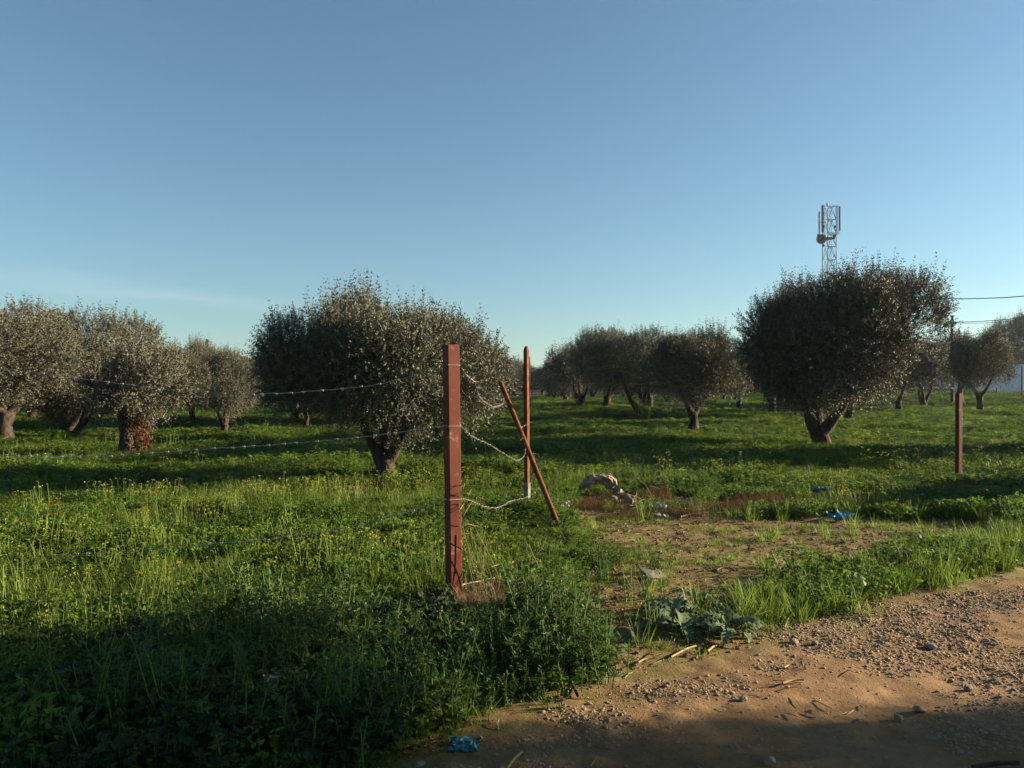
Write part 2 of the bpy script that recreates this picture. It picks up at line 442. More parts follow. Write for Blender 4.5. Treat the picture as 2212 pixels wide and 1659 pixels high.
def crown_mesh(name, seed, rx, ry, rz, cz, nshoot, leaf=.075, wid=.019, shoot=.36, pairs=10, nlobe=16, lobe=(.45, .8), skirt=.5, mat=None, spikes=.12, offset=(0, 0), tilt=0):
    r = np.random.default_rng(seed)
    # lobes: boughs of foliage round the crown
    k = nlobe
    ph = np.arange(k) * 2.399963 + r.random() * 6
    zz = 1 - 2 * (np.arange(k) + .5) / k
    zz = np.clip(zz * 1.0 + r.normal(0, .12, k), -.95, .98)
    rr = np.sqrt(1 - zz ** 2)
    LR = r.uniform(lobe[0], lobe[1], k) * min(rx, ry, rz * 1.25)
    base = np.stack([rr * np.cos(ph), rr * np.sin(ph), zz], 1)
    shrink = np.array([rx, ry, rz]) - LR.mean() * np.array([.8, .8, .72])
    C = base * shrink * r.uniform(.64, 1.10, (k, 1))
    low = C[:, 2] < 0
    C[low, 2] *= r.uniform(skirt, 1.0, low.sum())
    C[:, 2] += tilt * C[:, 0] / rx * np.clip(.5 + C[:, 2] / rz, 0, 1)
    C += np.array([offset[0], offset[1], cz])
    C = np.vstack([C, [[offset[0], offset[1], cz]]]); LR = np.append(LR, min(rx, rz) * .45)
    w = LR ** 2; w[-1] *= .35; w /= w.sum()
    li = r.choice(k + 1, nshoot, p=w)
    d = r.normal(size=(nshoot, 3)); d /= np.linalg.norm(d, axis=1, keepdims=True)
    outw = (C[li] - np.array([offset[0], offset[1], cz])) / np.array([rx, ry, rz])
    d = d + outw * .75; d /= np.linalg.norm(d, axis=1, keepdims=True)
    f = np.where(r.random(nshoot) < .72, r.uniform(.72, 1.02, nshoot), r.uniform(.15, .75, nshoot))
    S = C[li] + d * (LR[li] * f)[:, None] * np.array([1, 1, 1.12])
    rel = (S[:, 2] - cz) / rz
    upb = np.clip(.55 + .55 * rel, -.35, 1.1)
    sd = d * .75 + np.stack([np.zeros(nshoot), np.zeros(nshoot), upb], 1) + r.normal(0, .28, (nshoot, 3))
    sd /= np.linalg.norm(sd, axis=1, keepdims=True)
    SL = shoot * r.uniform(.6, 1.25, nshoot)
    lsp = np.where(r.random(k + 1) < .45, 2.6, .3)[li]
    sp = (r.random(nshoot) < spikes * lsp) & (rel > .2)
    SL[sp] *= r.uniform(1.2, 2.1, sp.sum()); lk = np.where(sp, 1.25, 1.0)
    sd[sp] = sd[sp] * .45 + np.array([0, 0, .9]); sd /= np.linalg.norm(sd, axis=1, keepdims=True)
    droop = np.where(rel < 0, -.30, -.06) * SL
    sd_, u, v = frame(sd)
    st = r.random(nshoot) * .30 + r.random(k + 1)[li] * .25 + (fbm(S[:, 0] * 1.6, S[:, 2] * 1.6 + S[:, 1], seed) * .5 + .5) * .45
    mb = MB()
    T = (np.arange(pairs) + .4) / pairs
    for q in range(pairs):
        t = T[q]
        pos = S + sd * (SL * t)[:, None]; pos[:, 2] += droop * t * t
        a = q * 1.5708 + r.normal(0, .35, nshoot) + st * 6
        for sgn in (1, -1):
            pr = u * np.cos(a)[:, None] * sgn + v * np.sin(a)[:, None] * sgn
            ld = sd * r.uniform(.45, 1.0, (nshoot, 1)) + pr * r.uniform(.6, 1.0, (nshoot, 1)) + r.normal(0, .18, (nshoot, 3))
            ll = leaf * lk * r.uniform(.65, 1.2, nshoot) * (1.05 - .4 * t)
            leaf_quads(mb, pos, ld, ll, wid * r.uniform(.8, 1.2, nshoot), 0, np.clip(st + r.normal(0, .12, nshoot), 0, 1), r)
    # the twigs that carry the leaves
    kk = np.arange(nshoot)
    a0 = S[kk]; a1 = S[kk] + sd[kk] * SL[kk][:, None] * .8; wv = u[kk] * np.where(sp, .0042, .0026)[:, None]
    Vt = np.stack([a0 - wv, a0 + wv, a1 + wv * .4, a1 - wv * .4], 1).reshape(-1, 3)
    mb.add(Vt, np.arange(len(Vt)).reshape(-1, 4), 1, .5)
    me = mb.mesh(name, [mat or M['olive'], M['twig']])
    return me, C

def trunk_mesh(name, seed, limbs, base_r, split, lean=(0, 0), twigs=None, cz=2, k=10):
    """limbs: list of end points; the bole rises to split and forks"""
    r = np.random.default_rng(seed)
    mb = MB()
    top = np.array([lean[0], lean[1], split])
    bole = spline([(0, 0, -.15), (r.normal(0, .03), r.normal(0, .03), split * .4), tuple(top)], 8)
    tt = np.linspace(0, 1, len(bole))
    tube(mb, bole, base_r * (1.45 - .75 * np.minimum(tt * 1.6, 1) + .18 * tt), k, 0, .5, .16, seed)
    for i, L in enumerate(limbs):
        L = np.array(L, float)
        st = top - np.array([0, 0, base_r * .6])
        mid = st + (L - st) * .5 + np.array([(L[0] - st[0]) * .05, (L[1] - st[1]) * .05, -.03]) + r.normal(0, .06, 3)
        pts = spline([st, st + (mid - st) * .5, mid, L], 10)
        tube(mb, pts, np.linspace(base_r * .72, base_r * .22, len(pts)), 8, 0, .5, .14, seed + i + 1)
    if twigs is not None:
        ends = np.array([np.array(L) for L in limbs])
        for j, c in enumerate(twigs):
            e = ends[np.argmin(np.linalg.norm(ends - c, axis=1))]
            m_ = (e + c) / 2 + r.normal(0, .08, 3)
            tube(mb, spline([e, m_, c], 6), np.linspace(base_r * .22, base_r * .06, 6), 5, 0, .5, .1, seed + 30 + j)
    return mb.mesh(name, M['bark'], True)

def olive(x, y, label, group, crown, trunk, rot=0, scale=1.0, name='olive_tree'):
    e = link(name, None, None, (x, y, Hs(x, y)), (0, 0, rot), scale)
    e.empty_display_size = .3
    tag(e, label, 'olive tree', group)
    link('trunk', trunk, e); link('crown', crown, e)
    return e

def custom_olive(x, y, seed, rx, ry, ztop, zbot, label, group, nshoot, split, limbs, base_r, off=(0, 0), **kw):
    rz = (ztop - zbot) / 2; cz = (ztop + zbot) / 2
    cm, C = crown_mesh('olive_crown', seed, rx, ry, rz, cz, nshoot, offset=off, **kw)
    tm = trunk_mesh('olive_trunk', seed + 100, limbs, base_r, split, twigs=C[:-1:1])
    return olive(x, y, label, group, cm, tm)

G1 = 'olive trees standing in the near part of the grove'
custom_olive(-2.17, 13.45, 3, 1.84, 1.8, 2.80, .95, 'broad rounded olive tree behind the square red post, trunk forked low', G1, 9500, .34,
             [(-.80, .1, 1.7), (.95, -.1, 1.75), (.1, .5, 1.8)], .19, off=(-.02, 0), nlobe=27, lobe=(.27, .52), skirt=1.0, leaf=.066, wid=.0185, spikes=.22)
custom_olive(8.25, 21.2, 8, 2.52, 2.5, 4.50, 1.36, 'largest dark olive tree with the lattice mast rising behind it', G1, 11000, .5,
             [(-1.0, .2, 2.4), (1.1, -.2, 2.5), (.2, .8, 2.6)], .27, off=(.30, 0), tilt=.6, nlobe=28, lobe=(.27, .50), skirt=1.0, leaf=.080, wid=.024, shoot=.44, spikes=.24)
custom_olive(-8.75, 17.9, 21, 1.2, 1.1, 2.25, 1.0, 'small left olive tree with a red-brown dead branch beside its trunk', G1, 1700, .85,
             [(-.4, .1, 1.4), (.45, -.1, 1.45)], .17, off=(.25, 0), nlobe=13, lobe=(.25, .5), leaf=.075, wid=.022, skirt=1.0, spikes=.4)
# shared crowns and boles for the other trees (4.4 m wide, 3.4 m to the top)
CV, TV = [], []
for s in range(4):
    cm, C = crown_mesh('olive_crown', 40 + s, 2.1, 2.1, 1.15, 2.58, 5000, leaf=.080, wid=.025, shoot=.42, pairs=8, nlobe=19 + s, lobe=(.26, .54), skirt=.95, spikes=.26, tilt=(-.3, .25, 0, .35)[s])
    CV.append(cm)
    a = s * 1.1
    limbs = [(-.62 * math.cos(a) - .15, -.45 * math.sin(a), 1.9), (.70, .3 * math.cos(a), 1.95)] + ([(.1, .5, 1.9)] if s % 2 else [])
    TV.append(trunk_mesh('olive_trunk', 60 + s, limbs, .21, (.9, .35, .6, .7)[s], twigs=C[:-1:2]))
FV = []
for s in range(3):
    cm, C = crown_mesh('olive_crown', 80 + s, 2.1, 2.1, 1.15, 2.55, 2000, leaf=.14, wid=.046, shoot=.5, pairs=5, nlobe=16 + s, lobe=(.27, .56), skirt=.95, mat=M['olive_far'], spikes=.2)
    FV.append(cm)

def shared_olive(x, y, w, top, label, group, v, rot=0, far=False, name='olive_tree'):
    sx = w / 4.9; sz = top / 4.15
    e = link(name, None, None, (x, y, Hs(x, y)), (0, 0, rot))
    tag(e, label, 'olive tree', group)
    t = link('trunk', TV[v % 4], e); t.scale = (sx, sx, sz)
    c = link('crown', (FV[v % 3] if far else CV[v % 4]), e); c.scale = (sx, sx, sz); c.rotation_euler = (0, 0, 0)
    return e
G2 = 'olive trees along the left edge'
shared_olive(-14.3, 22.3, 5.6, 3.95, 'tall pale olive tree cut off by the left edge', G2, 0, .4)
shared_olive(-14.7, 26.2, 6.4, 4.4, 'tall pale olive tree, second from the left edge, with spiky top shoots', G2, 1, 2.0)
shared_olive(-13.3, 24.0, 3.6, 2.1, 'low dark olive bush under the tall pale trees at far left', G2, 2, 1.0)
shared_olive(-8.95, 24.6, 2.8, 2.7, 'small olive tree with a stubby trunk left of the broad central olive', G1, 3, 1.7)
shared_olive(-12.6, 31.0, 3.0, 3.4, 'hazy tan olive tree behind the small left olive', G2, 0, 2.6)
shared_olive(-9.2, 33.5, 3.6, 2.9, 'tan olive tree right below the far conifer spire', G2, 1, 4.1)
shared_olive(-7.8, 30.0, 2.7, 3.5, 'tan olive tree touching the left side of the broad central olive', G2, 2, 5.2)
shared_olive(-2.2, 22.9, 3.6, 3.1, 'olive tree hidden behind the broad central olive, only its forked trunk showing', G1, 3, .2)
G3 = 'olive row receding to the right of the leaning pole'
shared_olive(5.9, 25.7, 4.2, 3.6, 'nearest olive of the right-hand row, single straight trunk', G3, 0, 3.3)
shared_olive(5.85, 36.0, 5.8, 4.1, 'second olive of the right-hand row, trunk forked like a V over a leafy bush', G3, 1, 3.1)
shared_olive(5.8, 47.8, 6.0, 4.6, 'third olive of the right-hand row, with a slim V trunk', G3, 2, 0.1)
shared_olive(5.3, 60.0, 6.2, 4.3, 'fourth olive of the right-hand row, two thin trunks', G3, 1, 1.5, True)
shared_olive(5.0, 73.0, 6.4, 4.4, 'fifth olive of the right-hand row, thick flared trunk', G3, 3, 2.2, True)
shared_olive(23.5, 48.0, 5.0, 4.2, 'olive tree showing only a thin trunk below the right side of the largest olive', G3, 2, .9)
shared_olive(15.0, 38.5, 4.6, 4.2, 'olive tree behind the left side of the largest dark olive', G3, 1, 2.9)
shared_olive(27.4, 46.2, 4.7, 5.0, 'leaning-trunk olive tree in front of the white building', G3, 0, 2.5)
shared_olive(66.0, 103.0, 10.0, 9.6, 'tall dark bushy tree rising behind the white building at the right edge', G3, 2, 4.0)

shared_olive(13.3, 31.0, 4.4, 4.2, 'tall olive tree wholly hidden behind the largest olive', G3, 3, 1.1)
for q_, (x_, y_, w_, t_) in enumerate(((29.2, 56.0, 6.4, 5.0), (34.6, 61.0, 6.6, 5.4), (10.2, 44.0, 5.4, 4.3), (9.6, 55.0, 6.0, 4.5))):
    shared_olive(x_, y_, w_, t_, ('dark olive tree showing right of the largest olive, behind its lower branches', 'dark olive tree behind the utility pole, left of the leaning-trunk olive', 
                                  'dark olive filling the gap behind the second olive of the right-hand row', 'dark olive filling the gap behind the third olive of the right-hand row')[q_], G3, q_ + 1, q_ * 1.3, y_ > 50)
for q_, (x_, y_, w_, t_) in enumerate(((-1.6, 90, 5.5, 3.9), (-4.0, 128, 8.5, 5.6), (.4, 142, 9, 6.4), (5.2, 136, 8, 5.0), (8.6, 120, 8, 5.6), (11.0, 108, 8, 5.6), (3.0, 160, 10, 5.6))):
    shared_olive(x_, y_, w_, t_, ('pale bushy tree showing between the broad central olive and the thin upright post', 'tiny far tree just left of the thin upright post', 'tiny far tree directly behind the thin upright post', 'low far tree just right of the thin upright post', 'far tree at the left end of the right-hand row', 'far tree under the round-headed tree', 'farthest pale tree closing the open corridor')[q_],
                 'far trees closing the view beyond the posts', q_, q_ * 2.1, True)
rowname = {-28.3: 'row farthest to the left', -19.7: 'row behind the tall pale olives', -11.1: 'row behind the small left olive',
           -2.5: 'row behind the broad central olive', 14.7: 'row behind the largest dark olive', 23.3: 'row behind the leaning-trunk olive', 6.1: 'right-hand row'}
words = ['first', 'second', 'third', 'fourth', 'fifth', 'sixth', 'seventh', 'eighth', 'ninth', 'tenth', 'eleventh', 'twelfth']
k = 0
for rx_, nm in rowname.items():
    cnt = 0
    for yy in np.arange(33, 128, 9.5):
        x = rx_ + random.uniform(-.9, .9); y = yy + random.uniform(-1, 1)
        if abs(x) > .64 * y + 3: continue
        if rx_ == 6.1 and y < 80: continue
        if rx_ == -11.1 and y < 40: continue
        if rx_ == 14.7 and y < 40: continue
        if rx_ == 23.3 and y < 58: continue
        k += 1
        w = random.uniform(4.2, 5.6)
        if y < 62:
            lab = f'{words[cnt]} distant olive tree along the {nm}'
            shared_olive(x, y, w, random.uniform(3.4, 4.3) , lab, 'distant olive trees in rows', k, random.uniform(0, 6), y > 50)
        else:
            shared_olive(x, y, w, random.uniform(3.4, 4.4), 'small hazy olive tree lost among the rows at the back of the grove', 'hazy olive trees at the back of the grove', k, random.uniform(0, 6), True)
        cnt += 1

# the trees outside the frame on the right whose shade falls across the road and the near field
GS = 'roadside trees to the right of the view'
def shade_tree(x, y, rx, ry, ztop, zbot, seed, label, n=1800):
    custom_olive(x, y, seed, rx, ry, ztop, zbot, label, GS, n, max(.4, zbot * .6), [(-.5, .2, zbot + .6), (.5, -.2, zbot + .7)], .2, nlobe=18, lobe=(.5, .75), leaf=.18, wid=.075, shoot=.42, pairs=6, skirt=1.0, spikes=0)
def high_crown(x, y, dy, ry, ztop, zbot, seed, label):
    custom_olive(x, y, seed, 1.3, ry, ztop, zbot, label, GS, 1800, 3.6, [(-.3, dy * .5, zbot + .2), (.4, dy, zbot + .6)], .2, off=(0, dy), nlobe=18, lobe=(.5, .75), leaf=.18, wid=.075, shoot=.42, pairs=6, skirt=1.0, spikes=0)
high_crown(18.6, 5.0, 1.9, .75, 7.6, 5.75, 308, 'second tall-stemmed roadside tree, its crown lower than the leaning one')
high_crown(18.3, 5.9, 2.05, .80, 8.2, 5.9, 301, 'tall-stemmed tree leaning over the road with its crown held high')
shade_tree(18.0, 5.6, 1.9, 1.72, 6.7, .35, 302, 'dense dark olive beside the high-crowned roadside tree', 2800)
shade_tree(18.4, 1.4, 1.9, 2.1, 5.2, .35, 303, 'dense dark olive across the road from the camera')
shade_tree(10.0, 11.4, 1.2, 1.0, 1.15, .1, 305, 'low olive bush beside the road near the thin red post', 1400)
shade_tree(16.2, 18.6, 2.2, 1.9, 4.7, .5, 306, 'big olive tree beyond the thin red post, just out of view')

# ------------------------------------------------------------------ low plants, gravel: prototypes placed by geometry nodes
def proto(name, mb, mats, sm=False):
    return bpy.data.objects.new(name, mb.mesh(name, mats, sm))
def scatter(name, protos, P, rot, scl, idx, label, cat):
    c = bpy.data.collections.new(name + '_kinds')
    for o in protos: c.objects.link(o)
    n = len(P)
    me = bpy.data.meshes.new(name); me.vertices.add(n); me.vertices.foreach_set('co', np.asarray(P, np.float32).ravel())
    a = me.attributes.new('rot', 'FLOAT_VECTOR', 'POINT'); a.data.foreach_set('vector', np.asarray(rot, np.float32).ravel())
    a = me.attributes.new('scl', 'FLOAT_VECTOR', 'POINT'); a.data.foreach_set('vector', np.asarray(scl, np.float32).ravel())
    a = me.attributes.new('idx', 'INT', 'POINT'); a.data.foreach_set('value', np.asarray(idx, np.int32))
    o = link(name, me); o['kind'] = 'stuff'; o['label'] = label; o['category'] = cat
    ng = bpy.data.node_groups.new(name + '_scatter', 'GeometryNodeTree')
    ng.interface.new_socket('Geometry', in_out='INPUT', socket_type='NodeSocketGeometry')
    ng.interface.new_socket('Geometry', in_out='OUTPUT', socket_type='NodeSocketGeometry')
    gi = ng.nodes.new('NodeGroupInput'); go = ng.nodes.new('NodeGroupOutput')
    ci = ng.nodes.new('GeometryNodeCollectionInfo'); ci.inputs['Collection'].default_value = c
    ci.inputs['Separate Children'].default_value = True; ci.inputs['Reset Children'].default_value = True
    ip = ng.nodes.new('GeometryNodeInstanceOnPoints'); ip.inputs['Pick Instance'].default_value = True
    def na(nm, t):
        q = ng.nodes.new('GeometryNodeInputNamedAttribute'); q.data_type = t; q.inputs['Name'].default_value = nm
        return [s for s in q.outputs if s.enabled and s.name == 'Attribute'][0]
    er = ng.nodes.new('FunctionNodeEulerToRotation')
    ng.links.new(na('rot', 'FLOAT_VECTOR'), er.inputs[0])
    ng.links.new(gi.outputs[0], ip.inputs['Points']); ng.links.new(ci.outputs[0], ip.inputs['Instance'])
    ng.links.new(na('idx', 'INT'), ip.inputs['Instance Index']); ng.links.new(er.outputs[0], ip.inputs['Rotation'])
    ng.links.new(na('scl', 'FLOAT_VECTOR'), ip.inputs['Scale'])
    ng.links.new(ip.outputs[0], go.inputs[0])
    md = o.modifiers.new('scatter', 'NODES'); md.node_group = ng
    return o

def blade(mb, p, az_, lean, h, w, mat, t0, bend=.6, seg=3):
    p = np.array(p, float)
    dv = np.array([math.cos(az_), math.sin(az_), 0]); sd = np.array([-math.sin(az_), math.cos(az_), 0])
    V = []; a = lean; q = p.copy()
    for i in range(seg + 1):
        ww = w * (1 - (i / seg) ** 1.6) * .5
        if i < seg: V += [q - sd * ww, q + sd * ww]
        else: V += [q]
        a += bend / seg
        q = q + (dv * math.sin(a) + np.array([0, 0, math.cos(a)])) * h / seg
    F4 = [(2 * i, 2 * i + 1, 2 * i + 3, 2 * i + 2) for i in range(seg - 1)]
    n0 = mb.n
    mb.add(V, F4, mat, t0)
    mb.f.append(np.array([[n0 + 2 * seg - 2, n0 + 2 * seg - 1, n0 + 2 * seg]])); mb.m.append((1, mat))
def clover_proto(i):
    r = np.random.default_rng(500 + i); mb = MB()
    n = 58
    for q in range(n):
        rr = .17 * math.sqrt(r.random()); a = r.random() * 6.28
        h = r.uniform(.07, .19) * (1 - .35 * rr / .17)
        c = np.array([rr * math.cos(a), rr * math.sin(a), h])
        b = np.array([rr * .5 * math.cos(a), rr * .5 * math.sin(a), 0])
        s = np.array([-math.sin(a), math.cos(a), 0]) * .0018
        mb.add([b - s, b + s, c + s, c - s], [(0, 1, 2, 3)], 1, .4)
        tilt = r.normal(0, .35, 2); sz = r.uniform(.016, .027); ph = r.random() * 6.28
        t0 = np.clip(r.normal(.5, .25), 0, 1)
        for l in range(3):
            aa = ph + l * 2.094
            d = np.array([math.cos(aa), math.sin(aa), -.25 + tilt[0] * math.cos(aa) + tilt[1] * math.sin(aa)])
            sd = np.array([-math.sin(aa), math.cos(aa), tilt[1] * math.cos(aa) - tilt[0] * math.sin(aa)])
            mb.add([c, c + d * sz * .75 - sd * sz * .55, c + d * sz * .82 + np.array([0, 0, -.003]), c + d * sz * .75 + sd * sz * .55], [(0, 1, 2, 3)], 0, t0)
    return proto(f'clover_clump_{i}', mb, [M['clover'], M['stalk']])
def flower_proto(i):
    r = np.random.default_rng(600 + i); mb = MB()
    for q in range(7):
        b = np.array([r.normal(0, .07), r.normal(0, .07), 0]); h = r.uniform(.20, .36)
        a = r.random() * 6.28; ln = abs(r.normal(0, .16))
        tip = b + np.array([math.cos(a) * ln * h, math.sin(a) * ln * h, h])
        tube(mb, spline([b, (b + tip) / 2 + r.normal(0, .008, 3), tip], 4), [.0024, .0022, .0018, .0016][:4], 3, 0, r.random(), caps=False)
        for f in range(r.integers(1, 5)):
            aa = r.random() * 6.28; L = r.uniform(.014, .026)
            d = np.array([math.cos(aa) * .8, math.sin(aa) * .8, r.uniform(-1.1, .1)]); d /= np.linalg.norm(d)
            k0 = tip + np.array([math.cos(aa), math.sin(aa), .4]) * .010
            s = np.cross(d, [0, 0, 1.]); s /= np.linalg.norm(s) + 1e-6; s *= .0052; u = np.cross(s, d)
            e = k0 + d * L
            mb.add([k0, k0 + d * L * .6 + s, e, k0 + d * L * .6 - s], [(0, 1, 2, 3)], 1, r.random())
            mb.add([k0, k0 + d * L * .6 + u, e, k0 + d * L * .6 - u], [(0, 1, 2, 3)], 1, r.random())
    return proto(f'flower_stalks_{i}', mb, [M['stalk'], M['bud']])
def grass_proto(i, n=34, h=(.10, .26), rad=.07, w=(.004, .008), mat='grass', bend=.9):
    r = np.random.default_rng(700 + i + n); mb = MB()
    for q in range(n):
        rr = rad * math.sqrt(r.random()); a = r.random() * 6.28
        blade(mb, (rr * math.cos(a), rr * math.sin(a), -.01), a + r.normal(0, .8), r.uniform(0, .35), r.uniform(*h), r.uniform(*w), 0, np.clip(r.normal(.5, .28), 0, 1), r.uniform(.2, bend))
    return proto(f'{mat}_tuft_{i}', mb, [M[mat]])
def weed_mb(seed, stems=7, h=(.22, .42), leaf=(.045, .085), wf=.30, spread=.10, matl='weed', up=.5):
    r = np.random.default_rng(seed); mb = MB()
    for q in range(stems):
        a = r.random() * 6.28; hh = r.uniform(*h); ln = r.uniform(.05, .5)
        b = np.array([r.normal(0, spread), r.normal(0, spread), -.01])
        tip = b + np.array([math.cos(a) * ln * hh, math.sin(a) * ln * hh, hh * (1 - .25 * ln)])
        pts = spline([b, (b + tip) / 2 + np.array([0, 0, .05 * hh]), tip], 6)
        tube(mb, pts, np.linspace(.004, .0018, len(pts)), 4, 1, .4, caps=False)
        n = int(hh / .017)
        t = np.sort(r.uniform(.12, 1.0, n))
        P = np.stack([np.interp(t, np.linspace(0, 1, len(pts)), pts[:, c]) for c in range(3)], 1)
        aa = np.arange(n) * 2.4 + r.random() * 6
        el_ = r.uniform(-.1, .9, n) * up + t * .35
        D = np.stack([np.cos(aa) * np.cos(el_), np.sin(aa) * np.cos(el_), np.sin(el_)], 1)
        L = r.uniform(*leaf, n) * (1.15 - .55 * t)
        leaf_quads(mb, P, D, L, L * wf, 0, np.clip(r.normal(.45, .25, n), 0, 1), r, flat=1.0)
        # leaf tips droop: a second row of smaller side leaves
        leaf_quads(mb, P + D * (L * .15)[:, None], D + r.normal(0, .6, (n, 3)), L * .6, L * .22, 0, np.clip(r.normal(.5, .25, n), 0, 1), r, flat=.8)
    return mb
def mallow_proto(i):
    r = np.random.default_rng(900 + i); mb = MB()
    for q in range(22):
        rr = .20 * math.sqrt(r.random()); a = r.random() * 6.28; h = r.uniform(.08, .28)
        c = np.array([rr * math.cos(a), rr * math.sin(a), h]); sz = r.uniform(.022, .046)
        mb.add([c * [.4, .4, 0] - [.002, 0, 0], c * [.4, .4, 0] + [.002, 0, 0], c + [.001, 0, 0], c - [.001, 0, 0]], [(0, 1, 2, 3)], 1, .3)
        tx, ty = r.normal(0, .4, 2); k = 8
        ring = []
        for j in range(k):
            aa = j * 6.283 / k; s = sz * (1.0 if j % 2 else .82)
            x, y = s * math.cos(aa), s * math.sin(aa)
            ring.append(c + np.array([x, y, tx * x + ty * y + (.22 * sz if j % 2 else -.1 * sz)]))
        mb.add([c - [0, 0, sz * .15]] + ring, [(0, 1 + j, 1 + (j + 1) % k) for j in range(k)], 0, np.clip(r.normal(.5, .3), 0, 1))
    return proto(f'mallow_clump_{i}', mb, [M['mallow'], M['stalk']])
def deadweed_proto(i):
    r = np.random.default_rng(950 + i); mb = MB()
    for q in range(40):
        b = np.array([r.normal(0, .10), r.normal(0, .10), 0]); a = r.random() * 6.28
        blade(mb, b, a, r.uniform(.1, .9), r.uniform(.10, .28), r.uniform(.002, .005), 0, r.random(), r.uniform(-.3, .8))
    return proto(f'dead_weed_{i}', mb, [M['rustweed']])
def ico_stone(seed, amp=.22, flat=.62, lv=2):
    import bmesh
    bm = bmesh.new(); bmesh.ops.create_icosphere(bm, subdivisions=lv, radius=1)
    r = np.random.default_rng(seed)
    co = np.array([v.co for v in bm.verts]); F = np.array([[v.index for v in f.verts] for f in bm.faces]); bm.free()
    dirs = r.normal(size=(9, 3)); dirs /= np.linalg.norm(dirs, axis=1, keepdims=True)
    for d in dirs:
        k = r.uniform(.62, .9); s = co @ d
        co = co - np.outer(np.maximum(s - k, 0), d) * .85
    co = co * (1 + amp * .3 * r.normal(size=(len(co), 1)) * .3)
    co = co * np.array([1, r.uniform(.62, .95), flat * r.uniform(.7, 1.1)])
    return co, F
def pebble_proto(i):
    mb = MB(); v, f = ico_stone(1000 + i, lv=1 if i > 2 else 2); mb.add(v, f)
    return proto(f'pebble_{i}', mb, [M['pebble']], True)
def straw_proto(i):
    r = np.random.default_rng(1100 + i); mb = MB()
    for q in range(1):
        L = 1.0; pts = spline([(-.5, 0, .03), (r.normal(0, .03), r.normal(0, .05), .05), (.5, 0, .02)], 5)
        tube(mb, pts, [.02, .03, .028, .025, .018][:len(pts)], 4, 0, r.random(), .2, i)
    return proto(f'straw_bit_{i}', mb, [M['straw']])

def rand_polar(n, d0, d1, half, pw=1.0):
    """points in a fan, uniform per ground area"""
    d = np.sqrt(rng.uniform(d0 ** 2, d1 ** 2, n)); a = rng.uniform(-half, half, n)
    return d * np.sin(a), d * np.cos(a)
def field_sel(x, y, e=0.0):
    rd = road_depth(x, y) + .25 * fbm(x / .45, y / .45, 13); bd = poly_dist(x, y, BARE) + .30 * fbm(x / .4, y / .4, 14)
    return (rd < -.05 + e) & ((bd < 0 + e) | (np.hypot(x, y) > 14))
def rot_of(n, tilt=.12):
    return np.stack([rng.normal(0, tilt, n), rng.normal(0, tilt, n), rng.uniform(0, 6.283, n)], 1)
def place(x, y, dz=0): return np.stack([x, y, H(x, y) + dz], 1)
POST = (-.43, 5.87)

def lay(bands, keep, smin, smax, hn=.35, seed=41, dz=-.01):
    P, S = [], []
    for d0, d1, dens, sc in bands:
        half = R(41)
        n = int(half * (d1 ** 2 - d0 ** 2) * dens)
        x, y = rand_polar(n, d0, d1, half)
        s = keep(x, y); x, y = x[s], y[s]
        hgt = 1 + hn * fbm(x / 1.3, y / 1.3, seed, 2) * 1.6
        q = sc * rng.uniform(smin, smax, len(x))
        P.append(place(x, y, dz)); S.append(np.stack([q, q, q * np.clip(hgt, .4, 1.8) * (1 / sc ** .95)], 1))
    return np.concatenate(P), np.concatenate(S)

D1 = np.array([(.7, 10.0), (1.2, 9.6), (2.4, 9.6), (3.3, 10.0), (3.9, 10.6), (3.7, 11.1), (2.9, 11.2), (2.4, 11.8), (1.4, 11.8), (.8, 11.3)], float)
def near_branch(x, y): return (poly_dist(x, y, D1) > -.12) & (rng.random(len(x)) < .96)
# oxalis ground cover
def not_post(x, y): return (np.hypot((x - POST[0]) / 1.15, (y - POST[1] + .22) / 1.25) > .26)
def low_front(x, y): return (1 - .76 * np.exp(-((x + .42) / .75) ** 2) * smooth(4.4, 5.0, y) * smooth(6.1, 5.8, y)) * (1 - .6 * np.exp(-((x - .35) / .6) ** 2 - ((y - 8.7) / .8) ** 2))
P, S = lay([(2.2, 6, 62, 1.0), (6, 12, 40, 1.15), (12, 24, 16, 1.9), (24, 48, 5.5, 3.0), (48, 130, 1.3, 5.0)], lambda x, y: field_sel(x, y) & not_post(x, y) & ~((poly_dist(x, y, D1) > -.1) & (rng.random(len(x)) < .97)), .75, 1.3, .45)
S[:, 2] *= low_front(P[:, 0], P[:, 1])
scatter('clover_ground_cover', [clover_proto(i) for i in range(5)], P, rot_of(len(P), .1), S, rng.integers(0, 5, len(P)), 'thick green clover-like ground cover over the grove floor', 'ground cover')
# yellow flower stalks in drifts
def drift(x, y):
    f = fbm(x / 1.8, y / 1.8, 55, 3)
    left = np.where(x < -.2, .22, -.04) * (np.hypot(x, y) < 20)
    p = smooth(-.25, .35, f + left)
    lush = road_depth(x, y) > -1.1
    return field_sel(x, y, -.15) & ~near_branch(x, y) & (rng.random(len(x)) < p * np.where(lush, .25, 1))
P, S = lay([(3.4, 6, 18, 1.0), (6, 12, 16, 1.0), (12, 24, 4.0, 1.15), (24, 50, .6, 1.4)], drift, .65, 1.15, .3, 47)
S[:, 2] *= low_front(P[:, 0], P[:, 1])
scatter('yellow_flower_stalks', [flower_proto(i) for i in range(5)], P, rot_of(len(P), .12), S, rng.integers(0, 5, len(P)), 'slender pale stalks with drooping yellow buds above the ground cover', 'wildflowers')
